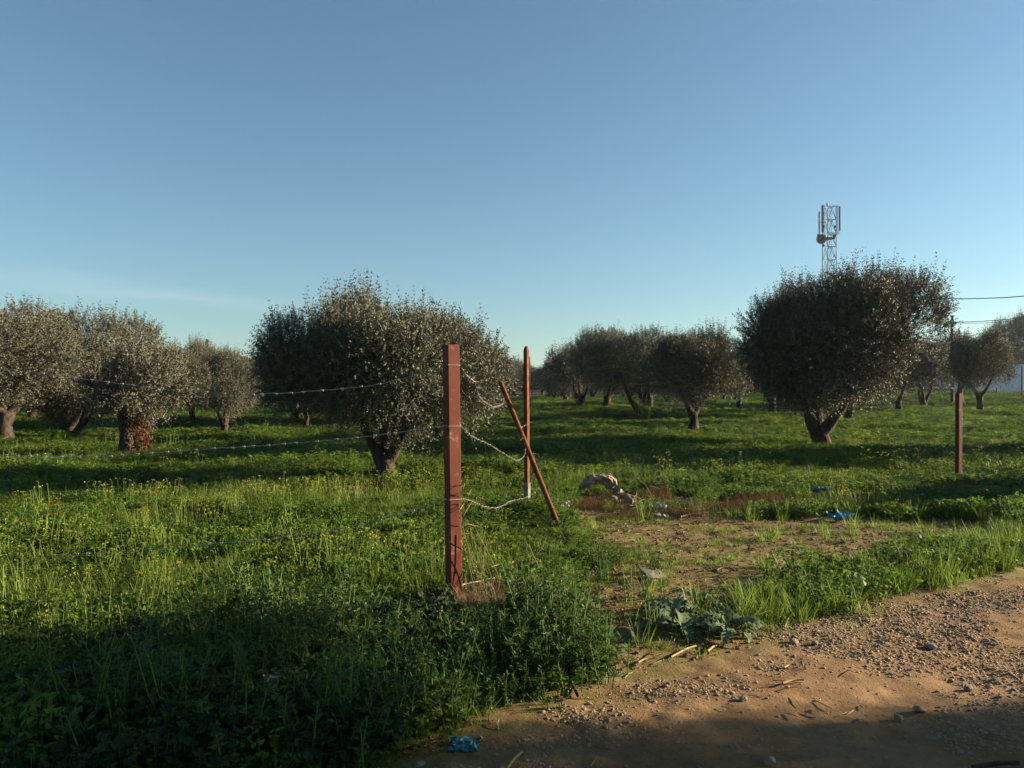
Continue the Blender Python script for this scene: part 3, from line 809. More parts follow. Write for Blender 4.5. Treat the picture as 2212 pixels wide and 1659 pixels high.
# grass
def gkeep(x, y):
    bd = poly_dist(x, y, BARE); rd = road_depth(x, y)
    edge = np.exp(-(np.abs(rd + .12) / .22) ** 2) * np.where((x > .45) & (x < 1.75) & (y < 6), .12, .75)
    f = smooth(-.2, .35, fbm(x / .9, y / .9, 61, 3)) * .6 + .2
    sparse = np.where(bd > 0, .10 * (fbm(x / .45, y / .45, 62) > .15), f)
    p = np.clip(np.maximum(sparse, edge * (rd < .12)), 0, 1)
    return (rd < .12 + .1 * fbm(x / .3, y / .3, 63)) & ~near_branch(x, y) & not_post(x, y) & (rng.random(len(x)) < p)
P, S = lay([(2.2, 6, 55, .95), (6, 12, 80, .95), (12, 26, 50, 1.1), (26, 60, 11, 1.7), (60, 130, 3.0, 2.6)], gkeep, .6, 1.25, .4, 64)
S[:, 2] *= low_front(P[:, 0], P[:, 1])
scatter('grass', [grass_proto(i) for i in range(6)], P, rot_of(len(P), .12), S, rng.integers(0, 6, len(P)), 'tufts of green grass along the verge and between the weeds', 'grass')
# long grass strip between road and bare patch
STRIP = np.array([(1.6, 5.35), (2.0, 5.5), (2.6, 5.9), (3.6, 6.55), (4.7, 7.2), (6.5, 8.4), (6.3, 8.9), (4.6, 7.9), (3.7, 7.15), (2.8, 6.6), (2.1, 6.2), (1.7, 5.85)], float)
x = rng.uniform(1, 7, 6000); y = rng.uniform(5, 9.2, 6000); s = (poly_dist(x, y, STRIP) + .18 * fbm(x / .4, y / .4, 71) > 0); x, y = x[s], y[s]
q = rng.uniform(.45, .95, len(x)) * (1 + .45 * fbm(x / .5, y / .5, 72))
scatter('verge_grass', [grass_proto(20 + i, 26, (.16, .34), .08, (.006, .011), 'grass', 1.4) for i in range(4)], place(x, y, -.01), rot_of(len(x), .25), np.stack([q, q, q], 1), rng.integers(0, 4, len(x)),
        'long bright grass in the strip between road and bare earth', 'grass')
# mosslike short seedlings over the bare patch
n = 5200; x = rng.uniform(.3, 6, n); y = rng.uniform(4.6, 10.2, n)
s = (poly_dist(x, y, BARE) > -.1) & (fbm(x / .55, y / .55, 81) > .08) & (road_depth(x, y) < .15); x, y = x[s], y[s]
q = rng.uniform(.22, .5, len(x))
scatter('seedling_cover', [grass_proto(40 + i, 22, (.08, .2), .10, (.006, .012), 'grass', 1.2) for i in range(3)], place(x, y, -.005), rot_of(len(x)), np.stack([q, q, q], 1), rng.integers(0, 3, len(x)),
        'short sparse seedlings greening the bare earth', 'seedlings')
# leafy weeds filling the corner before the post
LUSH = np.array([(-1.9, 5.1), (-1.0, 5.35), (-.3, 5.35), (.2, 5.6), (.5, 5.15), (.5, 4.7), (.42, 4.35), (.1, 4.1), (-.2, 3.85), (-.6, 3.5), (-1.2, 3.3), (-2.2, 3.6)], float)
n = 2600; x = rng.uniform(-2.4, .6, n); y = rng.uniform(3.2, 6.0, n)
s = (poly_dist(x, y, LUSH) + .15 * fbm(x / .4, y / .4, 91) > 0) & ~((y > 4.95) & (x > -1.3) & (x < .05)); x, y = x[s], y[s]; s = rng.random(len(x)) < np.where(x < -.9, .35, .52); x, y = x[s], y[s]
q = rng.uniform(.55, 1.15, len(x)) * (1 + .4 * fbm(x / .6, y / .6, 92)) * np.where((np.abs(x + .42) < .55) & (y > 3.9), .6, 1)
scatter('leafy_weeds', [proto(f'leafy_weed_{i}', weed_mb(820 + i), [M['weed'], M['stalk']]) for i in range(6)], place(x, y, -.01), rot_of(len(x), .15), np.stack([q, q, q], 1), rng.integers(0, 6, len(x)),
        'dense dark green leafy weeds before the square post', 'weeds')
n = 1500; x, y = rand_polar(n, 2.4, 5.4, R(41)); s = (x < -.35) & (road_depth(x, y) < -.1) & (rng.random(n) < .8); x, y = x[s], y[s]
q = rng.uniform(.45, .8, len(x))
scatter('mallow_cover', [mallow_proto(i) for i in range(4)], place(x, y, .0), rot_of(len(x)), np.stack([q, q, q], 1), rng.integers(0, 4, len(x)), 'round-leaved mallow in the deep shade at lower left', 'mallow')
# weeds scattered in the field for height
P, S = lay([(5.5, 12, 2.2, .8), (12, 30, .5, 1.3), (30, 60, .12, 2.2)], lambda x, y: field_sel(x, y, -.1) & ~near_branch(x, y) & (rng.random(len(x)) < smooth(-.1, .4, fbm(x / 2, y / 2, 95))), .6, 1.2, .3, 96)
scatter('field_weeds', [proto(f'field_weed_{i}', weed_mb(860 + i, 6, (.18, .4), (.03, .06), .28, .08), [M['weed'], M['stalk']]) for i in range(4)], P, rot_of(len(P)), S, rng.integers(0, 4, len(P)), 'scattered taller weeds standing out of the grove floor', 'weeds')
# dry grass at the foot of the square post
n = 330; a = rng.uniform(0, 6.28, n); rr = np.sqrt(rng.random(n)); x = -.05 + .48 * rr * np.cos(a); y = 5.85 + .33 * rr * np.sin(a)
s = np.hypot(x - POST[0], y - POST[1]) > .12; x, y = x[s], y[s]; q = rng.uniform(.5, 1.1, len(x))
scatter('dry_grass', [grass_proto(60 + i, 26, (.08, .24), .07, (.003, .006), 'straw', 1.2) for i in range(3)], place(x, y, -.01), rot_of(len(x), .2), np.stack([q, q, q], 1), rng.integers(0, 3, len(x)), 'tan dry grass around the foot of the square post', 'dry grass')
# dead reddish-brown weeds round the dead branch
n = 2600; x = rng.uniform(.4, 5, n); y = rng.uniform(9.4, 12, n); s = (poly_dist(x, y, D1) + .2 * fbm(x / .5, y / .5, 97) > 0) & (fbm(x / .5, y / .5, 98) > -.12); x, y = x[s], y[s]
q = rng.uniform(.3, 1.0, len(x)) * (1 + .5 * fbm(x / .6, y / .4, 99)) * np.where(x < 2.0, .7, 1.1)
scatter('dead_weeds', [deadweed_proto(i) for i in range(4)], place(x, y), rot_of(len(x), .2), np.stack([q, q, q], 1), rng.integers(0, 4, len(x)), 'tangle of dead red-brown weeds around the fallen branch', 'dead weeds')
# gravel
n = 340000; x, y = rand_polar(n, 2.6, 9.5, R(41)); rd = road_depth(x, y)
f = fbm(x / .9, y / .6, 101, 3); band = np.exp(-((rd - .42) / .40) ** 2) * 1.0 + np.exp(-((rd - 1.4) / .42) ** 2) * .95 * smooth(1.5, 2.1, x)
p = smooth(.0, .55, f + band * .85 - .18) * .62 + .06
s = (rd > -.15) & (rd < ROAD_W) & (rng.random(n) < p); x, y, pp = x[s], y[s], p[s]
q = np.exp(rng.normal(0, .55, len(x))) * .0047 * (.8 + .5 * pp / .6); q = np.clip(q, .0022, .017)
rt = np.stack([rng.normal(0, .25, len(x)), rng.normal(0, .25, len(x)), rng.uniform(0, 6.28, len(x))], 1)
PB = [pebble_proto(i) for i in range(8)]
scatter('gravel', PB, place(x, y, 0) + np.stack([0 * q, 0 * q, q * -.05], 1), rt, np.stack([q, q, q], 1), rng.integers(0, 8, len(x)), 'loose pale gravel spread along the dirt road', 'gravel')
n = 15000; x = rng.uniform(.3, 6.2, n); y = rng.uniform(4.5, 10.3, n); s = (poly_dist(x, y, BARE) > -.12); x, y = x[s], y[s]
q = np.clip(np.exp(rng.normal(0, .5, len(x))) * .008, .003, .03)
def clod_proto(i):
    mb = MB(); v, f = ico_stone(1300 + i, .5, .7, 1); mb.add(v, f); return proto(f'clod_{i}', mb, [M['clod']])
M['clod'] = plain_mat('earth_clod', (.10, .062, .030), (.23, .15, .075), 5, .95, .1, bump=.3)
scatter('earth_clods', [clod_proto(i) for i in range(5)], place(x, y, 0) + np.stack([0 * q, 0 * q, q * .2], 1), np.stack([rng.normal(0, .4, len(x)), rng.normal(0, .4, len(x)), rng.uniform(0, 6.28, len(x))], 1), np.stack([q, q, q], 1), rng.integers(0, 5, len(x)),
        'crumbly clods of earth on the bare path', 'clods')
# straw and twig litter
n = 5200; x, y = rand_polar(n, 2.8, 12, R(38)); bd = poly_dist(x, y, BARE); rd = road_depth(x, y)
s = ((bd > -.1) & (rng.random(n) < .4)) | ((rd > -.2) & (rd < 1.1) & (rng.random(n) < .18)) | ((poly_dist(x, y, D1) > -.5) & (rng.random(n) < .9)); x, y = x[s], y[s]
q = rng.uniform(.03, .16, len(x)); th = rng.uniform(.07, .14, len(x))
scatter('dry_straw', [straw_proto(i) for i in range(4)], place(x, y, .006), np.stack([rng.normal(0, .1, len(x)), rng.normal(0, .15, len(x)), rng.uniform(0, 6.28, len(x))], 1), np.stack([q, th, th], 1), rng.integers(0, 4, len(x)), 'broken straw and twigs littering the earth', 'litter')

# far wood closing the view
n = 1500; x, y = rand_polar(n, 130, 420, R(46)); s = (np.abs(x - .045 * y) > 2) ; x, y = x[s], y[s]
q = rng.uniform(1.0, 1.7, len(x))
scatter('far_olive_grove', [bpy.data.objects.new(f'far_crown_{i}', FV[i]) for i in range(3)], place(x, y, -.5), np.stack([0 * x, 0 * x, rng.uniform(0, 6, len(x))], 1), np.stack([q * 1.1, q * 1.1, q], 1), rng.integers(0, 3, len(x)), 'distant olive grove closing the horizon', 'grove')

# ------------------------------------------------------------------ far conifers
def conifer_mesh(seed, h, r0, n=900):
    r = np.random.default_rng(seed); mb = MB()
    t = r.random(n) ** .8; a = r.random(n) * 6.28
    rad = r0 * (1 - t) * r.uniform(.5, 1.05, n) * (.75 + .35 * np.sin(t * 40))
    P = np.stack([rad * np.cos(a) * .4, rad * np.sin(a) * .4, t * h * .95 + .05 * h], 1)
    D = np.stack([np.cos(a), np.sin(a), r.uniform(-.15, .5, n)], 1)
    leaf_quads(mb, P, D, np.maximum(rad * .8, .18), np.maximum(rad * .35, .09), 0, r.random(n), r, flat=.6)
    return mb.mesh('conifer_crown', [M['conifer']])
tm = MB(); tube(tm, [(0, 0, -.2), (0, 0, 3), (0, 0, 7.5)], [.22, .15, .04], 7); tmesh = tm.mesh('conifer_trunk', M['bark'], True)
CM = [conifer_mesh(1, 8, 1.7, 1300), conifer_mesh(2, 8, .9)]
for (px, top, d, v, lab) in [(447, 733, 62, 0, 'dark conifer spire above the left-hand olives'), (800 - 300, 790, 80, 1, 'thin conifer tip right of the tall left spire'),
                             (1095, 772, 118, 0, 'bushy conifer left of the second post'), (1131, 786, 120, 1, 'narrow dark cypress just left of the second post'), (1144, 770, 122, 1, 'taller dark cypress hidden partly by the second post'),
                             (1195, 772, 118, 0, 'small conifer spire between the second post and the right-hand row')]:
    p = at(px, 836, d); z = Hs(p.x, p.y); h = (836 - top) * d / 1703 + CAM_H - z
    e = tag(link('conifer_tree', None, None, (p.x, p.y, z)), lab, 'conifer', 'far conifers above the grove')
    for nm, me in (('trunk', tmesh), ('crown', CM[v])):
        c = link(nm, me, e); c.scale = (h / 8, h / 8, h / 8)
p = at(1243, 836, 100)
e = tag(link('round_tree', None, None, (p.x, p.y, Hs(p.x, p.y))), 'grey-green round-headed tree rising over the right-hand olive row', 'tree')
t = link('trunk', TV[0], e); t.scale = (1.6, 1.6, 1.9); c = link('crown', FV[1], e); c.scale = (1.5, 1.5, 1.75)

# ------------------------------------------------------------------ fence: posts, wires
def add_bevel(o, w, seg=2):
    m = o.modifiers.new('bevel', 'BEVEL'); m.width = w; m.segments = seg; m.limit_method = 'ANGLE'
px, py = POST; z0 = Hs(px, py)
mb = MB(); w2, t2, hh = .095, .095, CAM_H + 91 * 5.87 / 1703 - z0
box(mb, (0, 0, (hh - .1) / 2), (w2, t2, hh + .1), 0)
post = tag(link('fence_post', None, None, (px, py, z0), (R(0.3), R(-1.0), R(31))), 'thick square red-brown steel post standing in the concrete footing', 'fence post', 'steel fence posts')
pt = link('tube', mb.mesh('post_tube', M['paint']), post); add_bevel(pt, .0035, 1)
# concrete footing
mb = MB(); v, f = ico_stone(77, .3, .42, 3); mb.add(v * np.array([.20, .16, .14]), f)
tag(link('concrete_footing', mb.mesh('concrete_footing', M['concrete'], True), None, (px - .04, py - .02, z0 + .005)), 'rough lump of concrete holding the square post', 'footing')
# second post: angle iron with a cut tip
def angle_post(h, a, th, tip=.05):
    mb = MB()
    P = np.array([(0, 0), (a, 0), (a, th), (th, th), (th, a), (0, a)]) - a * .3
    n = len(P); V = [(x, y, -.15) for x, y in P] + [(x, y, h) for x, y in P] + [(x * .55, y * .55, h + tip) for x, y in P]
    F = []
    for L in range(2): F += [(L * n + i, L * n + (i + 1) % n, (L + 1) * n + (i + 1) % n, (L + 1) * n + i) for i in range(n)]
    mb.add(V, F); b = 2 * n
    mb.add([V[b + i] for i in range(n)], [(0, 1, 2, 3)]); mb.add([V[b + i] for i in range(n)], [(0, 3, 4, 5)])
    return mb
x2, y2 = .187, 9.6; zz2 = Hs(x2, y2)
post2 = tag(link('angle_post', None, None, (x2, y2, zz2), (0, R(-.6), R(57))), 'thin upright red-brown angle-iron post behind the leaning pole', 'fence post', 'steel fence posts')
h2 = CAM_H + 88 * 9.6 / 1703 - zz2 - .05
link('angle_bar', angle_post(h2, .050, .006).mesh('angle_bar', M['rust']), post2)
# pale patch of old paint near its foot: a sleeve of cement still stuck on the bar
mb = MB(); box(mb, (0.004, 0.004, .0), (.062, .062, .20)); s_ = link('cement_sleeve', mb.mesh('cement_sleeve', M['greycon']), post2, (0, 0, CAM_H - (1060 - 836) * 9.6 / 1703 - zz2)); add_bevel(s_, .006)
# leaning pole
pa = at(1213, 1147, 8.75); pa.z = Hs(pa.x, pa.y) - .05
pb = at(1082, 826, 9.75)
dirp = (pb - pa).normalized(); L = (pb - pa).length
mb = MB(); tube(mb, [(0, 0, 0), (0, 0, L * .5), (.006, .003, L)], [.030, .030, .029], 12, rough=.02)
lp = tag(link('leaning_pole', mb.mesh('leaning_pole', M['rust'], True), None, pa, dirp.to_track_quat('Z', 'Y').to_euler()), 'rusty round pole leaning across the thin upright post', 'pole')
# right-hand post
p3 = at(2070, 1040, 13.0); z3 = Hs(p3.x, 13.0)
mb = MB(); h3 = CAM_H - (850 - 836) * 13 / 1703 - z3; box(mb, (0, 0, h3 / 2 - .05), (.075, .075, h3 + .1))
p3o = link('fence_post', mb.mesh('post_tube', M['paint']), None, (p3.x, 13.0, z3), (0, R(.5), R(20))); add_bevel(p3o, .005)
tag(p3o, 'lone square red-brown post in the grass at right', 'fence post', 'steel fence posts')

barb = MB()
for a in (.4, 1.9, 3.5, 5.1):
    tube(barb, [(0, 0, 0), (.004, .007 * math.cos(a), .007 * math.sin(a)), (.010 * math.sin(2 * a), .020 * math.cos(a), .020 * math.sin(a))], [.0016, .0012, .0006], 4)
tube(barb, [(-.008, 0, 0), (0, 0, 0), (.008, 0, 0)], [.0052, .0056, .0052], 6)
BARB = barb.mesh('barb', M['wire'])
def barbed(label, pts, n=60, barbs=None, r=.0030, kink=.002, group='barbed wires of the broken fence'):
    C = spline(pts, n); o = pts[0]
    kr = np.random.default_rng(len(label)); kk_ = kr.normal(0, kink, C.shape); kk_[0] = 0; C = C + kk_
    mb = MB()
    ln = np.concatenate([[0], np.cumsum(np.linalg.norm(np.diff(C, axis=0), axis=1))])
    m = max(40, int(ln[-1] / .018))
    s = np.linspace(0, ln[-1], m); Q = np.stack([np.interp(s, ln, C[:, i]) for i in range(3)], 1) - np.array(o)
    tg = np.gradient(Q, axis=0); d, u, v = frame(tg)
    for ph in (0, math.pi):
        a = s / .075 * 6.283 * .5 + ph
        tube(mb, Q + (u * np.cos(a)[:, None] + v * np.sin(a)[:, None]) * r * .6, r * .8, 4, caps=False)
    w = tag(link('barbed_wire', mb.mesh('barbed_wire', M['wire']), None, o), label, 'barbed wire', group)
    for t in (barbs if barbs is not None else np.cumsum(np.random.default_rng(len(pts)).uniform(.10, .19, int(ln[-1] / .15)))):
        i = min(max(int(t / ln[-1] * (m - 1)), 0), m - 1) if barbs is None else min(int(t * (m - 1)), m - 1)
        b = link('barb', BARB, w, Q[i]); b.rotation_euler = Vector(d[i]).to_track_quat('X', 'Z').to_euler()
    return w
D0 = 5.84
barbed('top barbed wire sagging left from the square post', [at(970, 789, D0), at(900, 811, 5.95), at(800, 833, 6.1), at(700, 843, 6.25), at(600, 850, 6.4), at(480, 850, 6.6), at(300, 834, 6.85), at(150, 814, 7.1), at(-60, 788, 7.4)], 80)
barbed('middle barbed wire sagging left from the square post', [at(968, 919, D0), at(900, 929, 5.95), at(800, 942, 6.05), at(700, 952, 6.2), at(600, 960, 6.3), at(420, 972, 6.55), at(215, 986, 6.85), at(60, 985, 7.1), at(-60, 980, 7.4)], 80)
barbed('third barbed wire dropping left from the square post into the weeds', [at(966, 1078, D0), at(900, 1100, 5.95), at(800, 1127, 6.1), at(700, 1148, 6.2), at(600, 1162, 6.35), at(420, 1178, 6.6), at(200, 1195, 6.9), at(-60, 1205, 7.3)], 80)
barbed('lowest barbed wire slack by the concrete footing', [at(1075, 1246, 6.1), at(1040, 1254, 6.0), at(1000, 1263, 5.9), at(975, 1278, 5.80), at(945, 1285, 5.8), at(920, 1300, 5.8), at(895, 1318, 5.8)], 40)
barbed('curled end of top wire right of the square post', [at(998, 791, D0), at(1006, 808, 5.9), at(1022, 822, 5.95), at(1034, 825, 6.0), at(1038, 826, 6.0), at(1037, 836, 6.02), at(1032, 845, 6.05), at(1038, 860, 6.4), at(1052, 872, 7.0), at(1070, 878, 8.0), at(1085, 873, 9.0), at(1088, 860, 9.6), at(1084, 848, 9.68)], 60, r=.0012, kink=.0028)
barbed('slack middle wire looping from the square post to the leaning pole', [at(998, 921, D0), at(1012, 936, 6.1), at(1030, 948, 6.5), at(1050, 956, 7.0), at(1075, 971, 7.6), at(1100, 986, 8.2), at(1117, 994, 8.7), at(1132, 985, 9.1), at(1136, 965, 9.3)], 60, r=.0012, kink=.0028)
barbed('lower wire from the square post past the thin upright post', [at(996, 1076, D0), at(1020, 1082, 6.3), at(1045, 1093, 6.9), at(1070, 1097, 7.5), at(1090, 1090, 8.1), at(1100, 1083, 8.5), at(1125, 1078, 9.2), at(1150, 1068, 9.5), at(1168, 1048, 9.3), at(1172, 1030, 9.1)], 60, r=.0012, kink=.0028)
barbed('short wire strand between the leaning pole and the upright post', [at(1092, 857, 9.7), at(1104, 856, 9.7), at(1118, 855, 9.7), at(1136, 850, 9.58)], 16, r=.0012, kink=.005)
barbed('looped tie wire where the leaning pole meets the upright post', [at(1137, 918, 9.55), at(1128, 922, 9.5), at(1122, 930, 9.4), at(1127, 938, 9.35), at(1130, 946, 9.3), at(1124, 950, 9.28)], 20, barbs=[.5], r=.0012, kink=.005)
barbed('wire end trailing into the grass beside the lone right-hand post', [at(2076, 1016, 12.93), at(2085, 1034, 12.7), at(2100, 1045, 12.4), at(2125, 1062, 11.9), at(2140, 1082, 11.5), at(2150, 1105, 11.2)], 30, r=.0012, kink=.0028)
mb = MB()
for zc in (CAM_H - z0 + 47.5 * 5.87 / 1703, CAM_H - z0 - 83 * 5.87 / 1703, CAM_H - z0 - 240 * 5.87 / 1703):
    hw, ht = w2 / 2 + .003, t2 / 2 + .003
    tube(mb, [(-hw, -ht, zc), (hw, -ht, zc - .003), (hw, ht, zc), (-hw, ht, zc + .003), (-hw, -ht, zc)], .0024, 5)
link('wire_wrap', mb.mesh('wire_wrap', M['wire']), post)

# ------------------------------------------------------------------ lattice mast, poles, cables, building on the right
TD = 150.0
tp = at(1791, 836, TD); tz = Hs(tp.x, tp.y)
mast = tag(link('lattice_mast', None, None, (tp.x, tp.y, tz), (0, 0, R(-9))), 'grey lattice phone mast with panel antennas rising behind the largest olive', 'phone mast')
TOP = CAM_H + (836 - 446) * TD / 1703 - tz
px_m = TD / 1703
def bar(name, a, b, r, k=6, mat='galv'):
    mb = MB(); tube(mb, [a, b], r, k); return link(name, mb.mesh(name, M[mat]), mast)
rt_ = 1.28; rbm = 1.6
def corner(i, z):
    rr = rbm + (rt_ - rbm) * z / TOP
    a = R(-90 + 3) + i * R(120); return np.array([rr * math.cos(a) * 1.0, rr * math.sin(a), z])
corners = [R(200), R(-20), R(82)]
def cpt(i, z):
    rr = 1.42 + (1.30 - 1.42) * z / TOP
    return np.array([rr * math.cos(corners[i]) * (1.0 if i < 2 else .6), rr * math.sin(corners[i]), z])
for i in range(3): bar('leg', cpt(i, 0), cpt(i, TOP), .085, 8)
BH = 2.55; zt = TOP
nb = int(TOP // BH)
low = MB()
for b in range(nb):
    z1 = TOP - b * BH; z0_ = z1 - BH
    for i in range(3):
        j = (i + 1) % 3; apex = (cpt(i, z1) + cpt(j, z1)) / 2
        segs = [(cpt(i, z1), cpt(j, z1), .05, 'rail'), (cpt(i, z0_), apex, .045, 'brace'), (cpt(j, z0_), apex, .045, 'brace')]
        for a_, b_, r_, nm in segs:
            if b < 7: bar(nm, a_, b_, r_, 5)
            else: tube(low, [a_, b_], r_, 4)
lo_ = link('lower_bracing', low.mesh('lower_bracing', M['galv']), mast); lo_['kind'] = 'stuff'
mb = MB()
for sx in (-.2, .2): tube(mb, [(sx + .2, -.12, 0), (sx + .2, -.12, TOP - .6)], .03, 4)
for q in range(int(TOP / .45)): tube(mb, [(0, -.12, q * .45 + .3), (.4, -.12, q * .45 + .3)], .02, 4)
link('ladder', mb.mesh('ladder', M['galv']), mast)
def mp_(px, py, dy=0): return np.array([(px - 1791) * px_m, dy, CAM_H + (836 - py) * px_m - tz])
def panel(px, y0, y1, w, dy):
    a = mp_(px, y0, dy); b = mp_(px, y1, dy)
    mb = MB(); box(mb, (a + b) / 2, (w, .16, abs(a[2] - b[2]))); o = link('antenna_panel', mb.mesh('antenna_panel', M['radome']), mast); add_bevel(o, .05)
panel(1776.5, 444, 502, .42, -.6); panel(1771, 457, 505, .22, -.2); panel(1812.5, 447, 500, .32, -.3)
for (px, y0, y1) in ((1808.5, 443, 506), (1781, 444, 512), (1769, 457, 512)):
    bar('antenna_pipe', mp_(px, y0, -.35), mp_(px, y1, -.35), .06, 6)
for (p0, p1) in (((1799, 446, -.3), (1812, 447, -.3)), ((1799, 504, -.3), (1811, 503, -.3)), ((1770, 480, -.3), (1783, 481, -.3)), ((1769, 510, -.3), (1783, 508, -.3))):
    bar('mounting_arm', mp_(*p0), mp_(*p1), .05, 5)
bar('mounting_arm', mp_(1800, 511, -.3), mp_(1812, 505, -.3), .06, 5)
mb = MB(); c = mp_(1773, 518, -1.3); rr = 7.8 * px_m * 1.27
ks = 28
ring = [c + np.array([rr * math.cos(a), 0, rr * math.sin(a)]) for a in np.linspace(0, 6.283, ks, endpoint=False)]
ring2 = [q + np.array([0, .55, 0]) for q in ring]
dome = [c + np.array([0, -.25, 0])]
mb.add(ring + dome, [((i + 1) % ks, i, ks) for i in range(ks)]); mb.add(ring + ring2, [(i, (i + 1) % ks, ks + (i + 1) % ks, ks + i) for i in range(ks)])
mb.add(ring2 + [c + np.array([0, .7, 0])], [(i, (i + 1) % ks, ks) for i in range(ks)])
link('dish_antenna', mb.mesh('dish_antenna', M['galv'], False), mast)
mb = MB(); a_ = mp_(1779, 517, -.9); b_ = mp_(1803, 515, -.4)
mb.add([a_ + [0, 0, .32], a_ - [0, 0, .36], b_ - [0, 0, .16], b_ + [0, 0, .16], a_ + [0, .3, .32], a_ + [0, .3, -.36], b_ + [0, .3, -.16], b_ + [0, .3, .16]],
       [(0, 1, 2, 3), (7, 6, 5, 4), (0, 3, 7, 4), (1, 5, 6, 2), (0, 4, 5, 1), (3, 2, 6, 7)])
link('dish_bracket', mb.mesh('dish_bracket', M['galv']), mast)
for (px, py, w_, h_) in ((1769, 510, .62, .62), (1801, 510, .55, .5), (1779, 490, .35, .5), (1779, 531, .32, .28), (1802, 491, .3, .45)):
    mb = MB(); box(mb, mp_(px, py, -.55), (w_, .4, h_)); o = link('equipment_box', mb.mesh('equipment_box', M['galv']), mast); add_bevel(o, .04)
mb = MB(); q = mp_(1788, 441, 0); tube(mb, [q - [0, 0, .5], q, q + [0, 0, .25]], [.05, .2, .16], 8); link('beacon', mb.mesh('beacon', M['radome']), mast)

# utility pole
up = at(2057, 836, 60); uz = Hs(up.x, up.y)
pole = tag(link('utility_pole', None, None, (up.x, up.y, uz)), 'dark utility pole right of the largest olive', 'utility pole')
utop = CAM_H + (836 - 683) * 60 / 1703 - uz
mb = MB(); tube(mb, [(0, 0, -.3), (0, 0, utop)], [.13, .10], 10); link('shaft', mb.mesh('pole_shaft', M['pole'], True), pole)
mb = MB(); box(mb, (0, 0, utop + .03), (.30, .16, .07)); link('cap', mb.mesh('pole_cap', M['pole']), pole)
# pale lattice pole
lpz = at(2023, 836, 90); lz = Hs(lpz.x, lpz.y); lt = CAM_H + (836 - 641) * 90 / 1703 - lz
lat = tag(link('lattice_pole', None, None, (lpz.x, lpz.y, lz)), 'pale slim lattice pylon half hidden by the right side of the largest olive', 'pylon')
for i, (sx, sy) in enumerate(((-.22, -.22), (.22, -.22), (.22, .22), (-.22, .22))):
    mb = MB(); tube(mb, [(sx * 2, sy * 2, -.2), (sx, sy, lt)], .035, 4); link('leg', mb.mesh('pylon_leg', M['galv']), lat)
mb = MB()
for q in range(int(lt / .7)):
    z = q * .7; f = 2 - z / lt
    for (a, b) in (((-.22, -.22), (.22, -.22)), ((.22, .22), (-.22, .22)), ((-.22, .22), (-.22, -.22)), ((.22, -.22), (.22, .22))):
        tube(mb, [(a[0] * f, a[1] * f, z), (b[0] * f, b[1] * f, z + .7)], .02, 3)
b_ = link('bracing', mb.mesh('pylon_bracing', M['galv']), lat); b_['kind'] = 'stuff'
mb = MB(); box(mb, (0, 0, lt - .3), (1.0, .1, .1)); link('crossarm', mb.mesh('crossarm', M['galv']), lat)
def cable(label, pts, r):
    C = spline(pts, 30); o = pts[0]; mb = MB(); tube(mb, C - np.array(o), r, 5)
    tag(link('power_cable', mb.mesh('power_cable', M['cable'], True), None, o), label, 'power cable', 'cables crossing the sky at right')
cable('highest black cable running right from the pale pylon', [at(2020, 644.5, 90), at(2100, 645, 82), at(2212, 639.5, 70), at(2420, 610, 52)], .048)
cable('cable leaving the top of the dark utility pole to the right', [at(2057, 696, 60), at(2120, 694, 57), at(2212, 685.5, 52), at(2450, 650, 42)], .026)
cable('thin cable just below the top cable of the dark utility pole', [at(2057, 697.5, 60), at(2120, 698, 57), at(2212, 689, 52), at(2450, 655, 42)], .016)
cable('lowest cable passing behind the leaning-trunk olive', [at(2057, 757, 60), at(2100, 756, 58), at(2160, 750, 55), at(2212, 745, 52), at(2450, 725, 42)], .018)

# white building
bd_ = 88.0
pL = at(2105, 836, bd_); pR = at(2360, 836, bd_)
bz = Hs(pL.x, bd_)
bh = CAM_H + (836 - 786) * bd_ / 1703 - bz
bld = tag(link('white_building', None, None, (pL.x, bd_, bz)), 'low white building at the right edge behind the olives', 'building')
bw = pR.x - pL.x
mb = MB(); box(mb, (bw / 2, 4, bh / 2 - .3), (bw, 8, bh + .6)); link('wall', mb.mesh('building_wall', M['white_wall']), bld)
mb = MB(); box(mb, (bw / 2, 4, bh + .08), (bw + .3, 8.3, .16)); link('roof', mb.mesh('building_roof', M['greycon']), bld)
for k_, (px, d, y0, y1, lab) in enumerate(((2208, 66, 791, 868, 'tall thin dark fence stake before the white building at the frame edge'), (2153, 70, 842, 856, 'short dark fence stake under the leaning-trunk olive'))):
    q = at(px, 836, d); z = Hs(q.x, d); hh_ = CAM_H + (836 - y0) * d / 1703 - z
    mb = MB(); tube(mb, [(0, 0, -.2), (0, 0, max(hh_, .6))], [.07, .06], 6)
    tag(link('fence_stake', mb.mesh('fence_stake', M['pole']), None, (q.x, d, z)), lab, 'stake', 'dark stakes before the white building')

# ------------------------------------------------------------------ red-brown dead branch by the small left olive
db = tag(link('dead_branch', None, None, (-8.5, 17.7, Hs(-8.5, 17.7))), 'red-brown dead branch with withered leaves hanging beside the small left olive', 'dead branch')
mb = MB(); tube(mb, spline([(.12, 0, .02), (.18, .05, .35), (.1, 0, .75), (-.12, .05, .95)], 8), np.linspace(.035, .015, 8)[:8], 6, rough=.1); link('stem', mb.mesh('dead_stem', M['deadwood'], True), db)
r = np.random.default_rng(5); n = 520
t = r.random(n); P = np.stack([.08 + .10 * np.sin(t * 3) + r.normal(0, .11, n), r.normal(0, .10, n), .08 + .82 * t], 1)
mb = MB(); D = r.normal(0, .5, (n, 3)) + np.array([0, 0, -.7]); leaf_quads(mb, P, D, .10, .035, 0, r.random(n), r); link('withered_leaves', mb.mesh('withered_leaves', M['redleaf']), db)

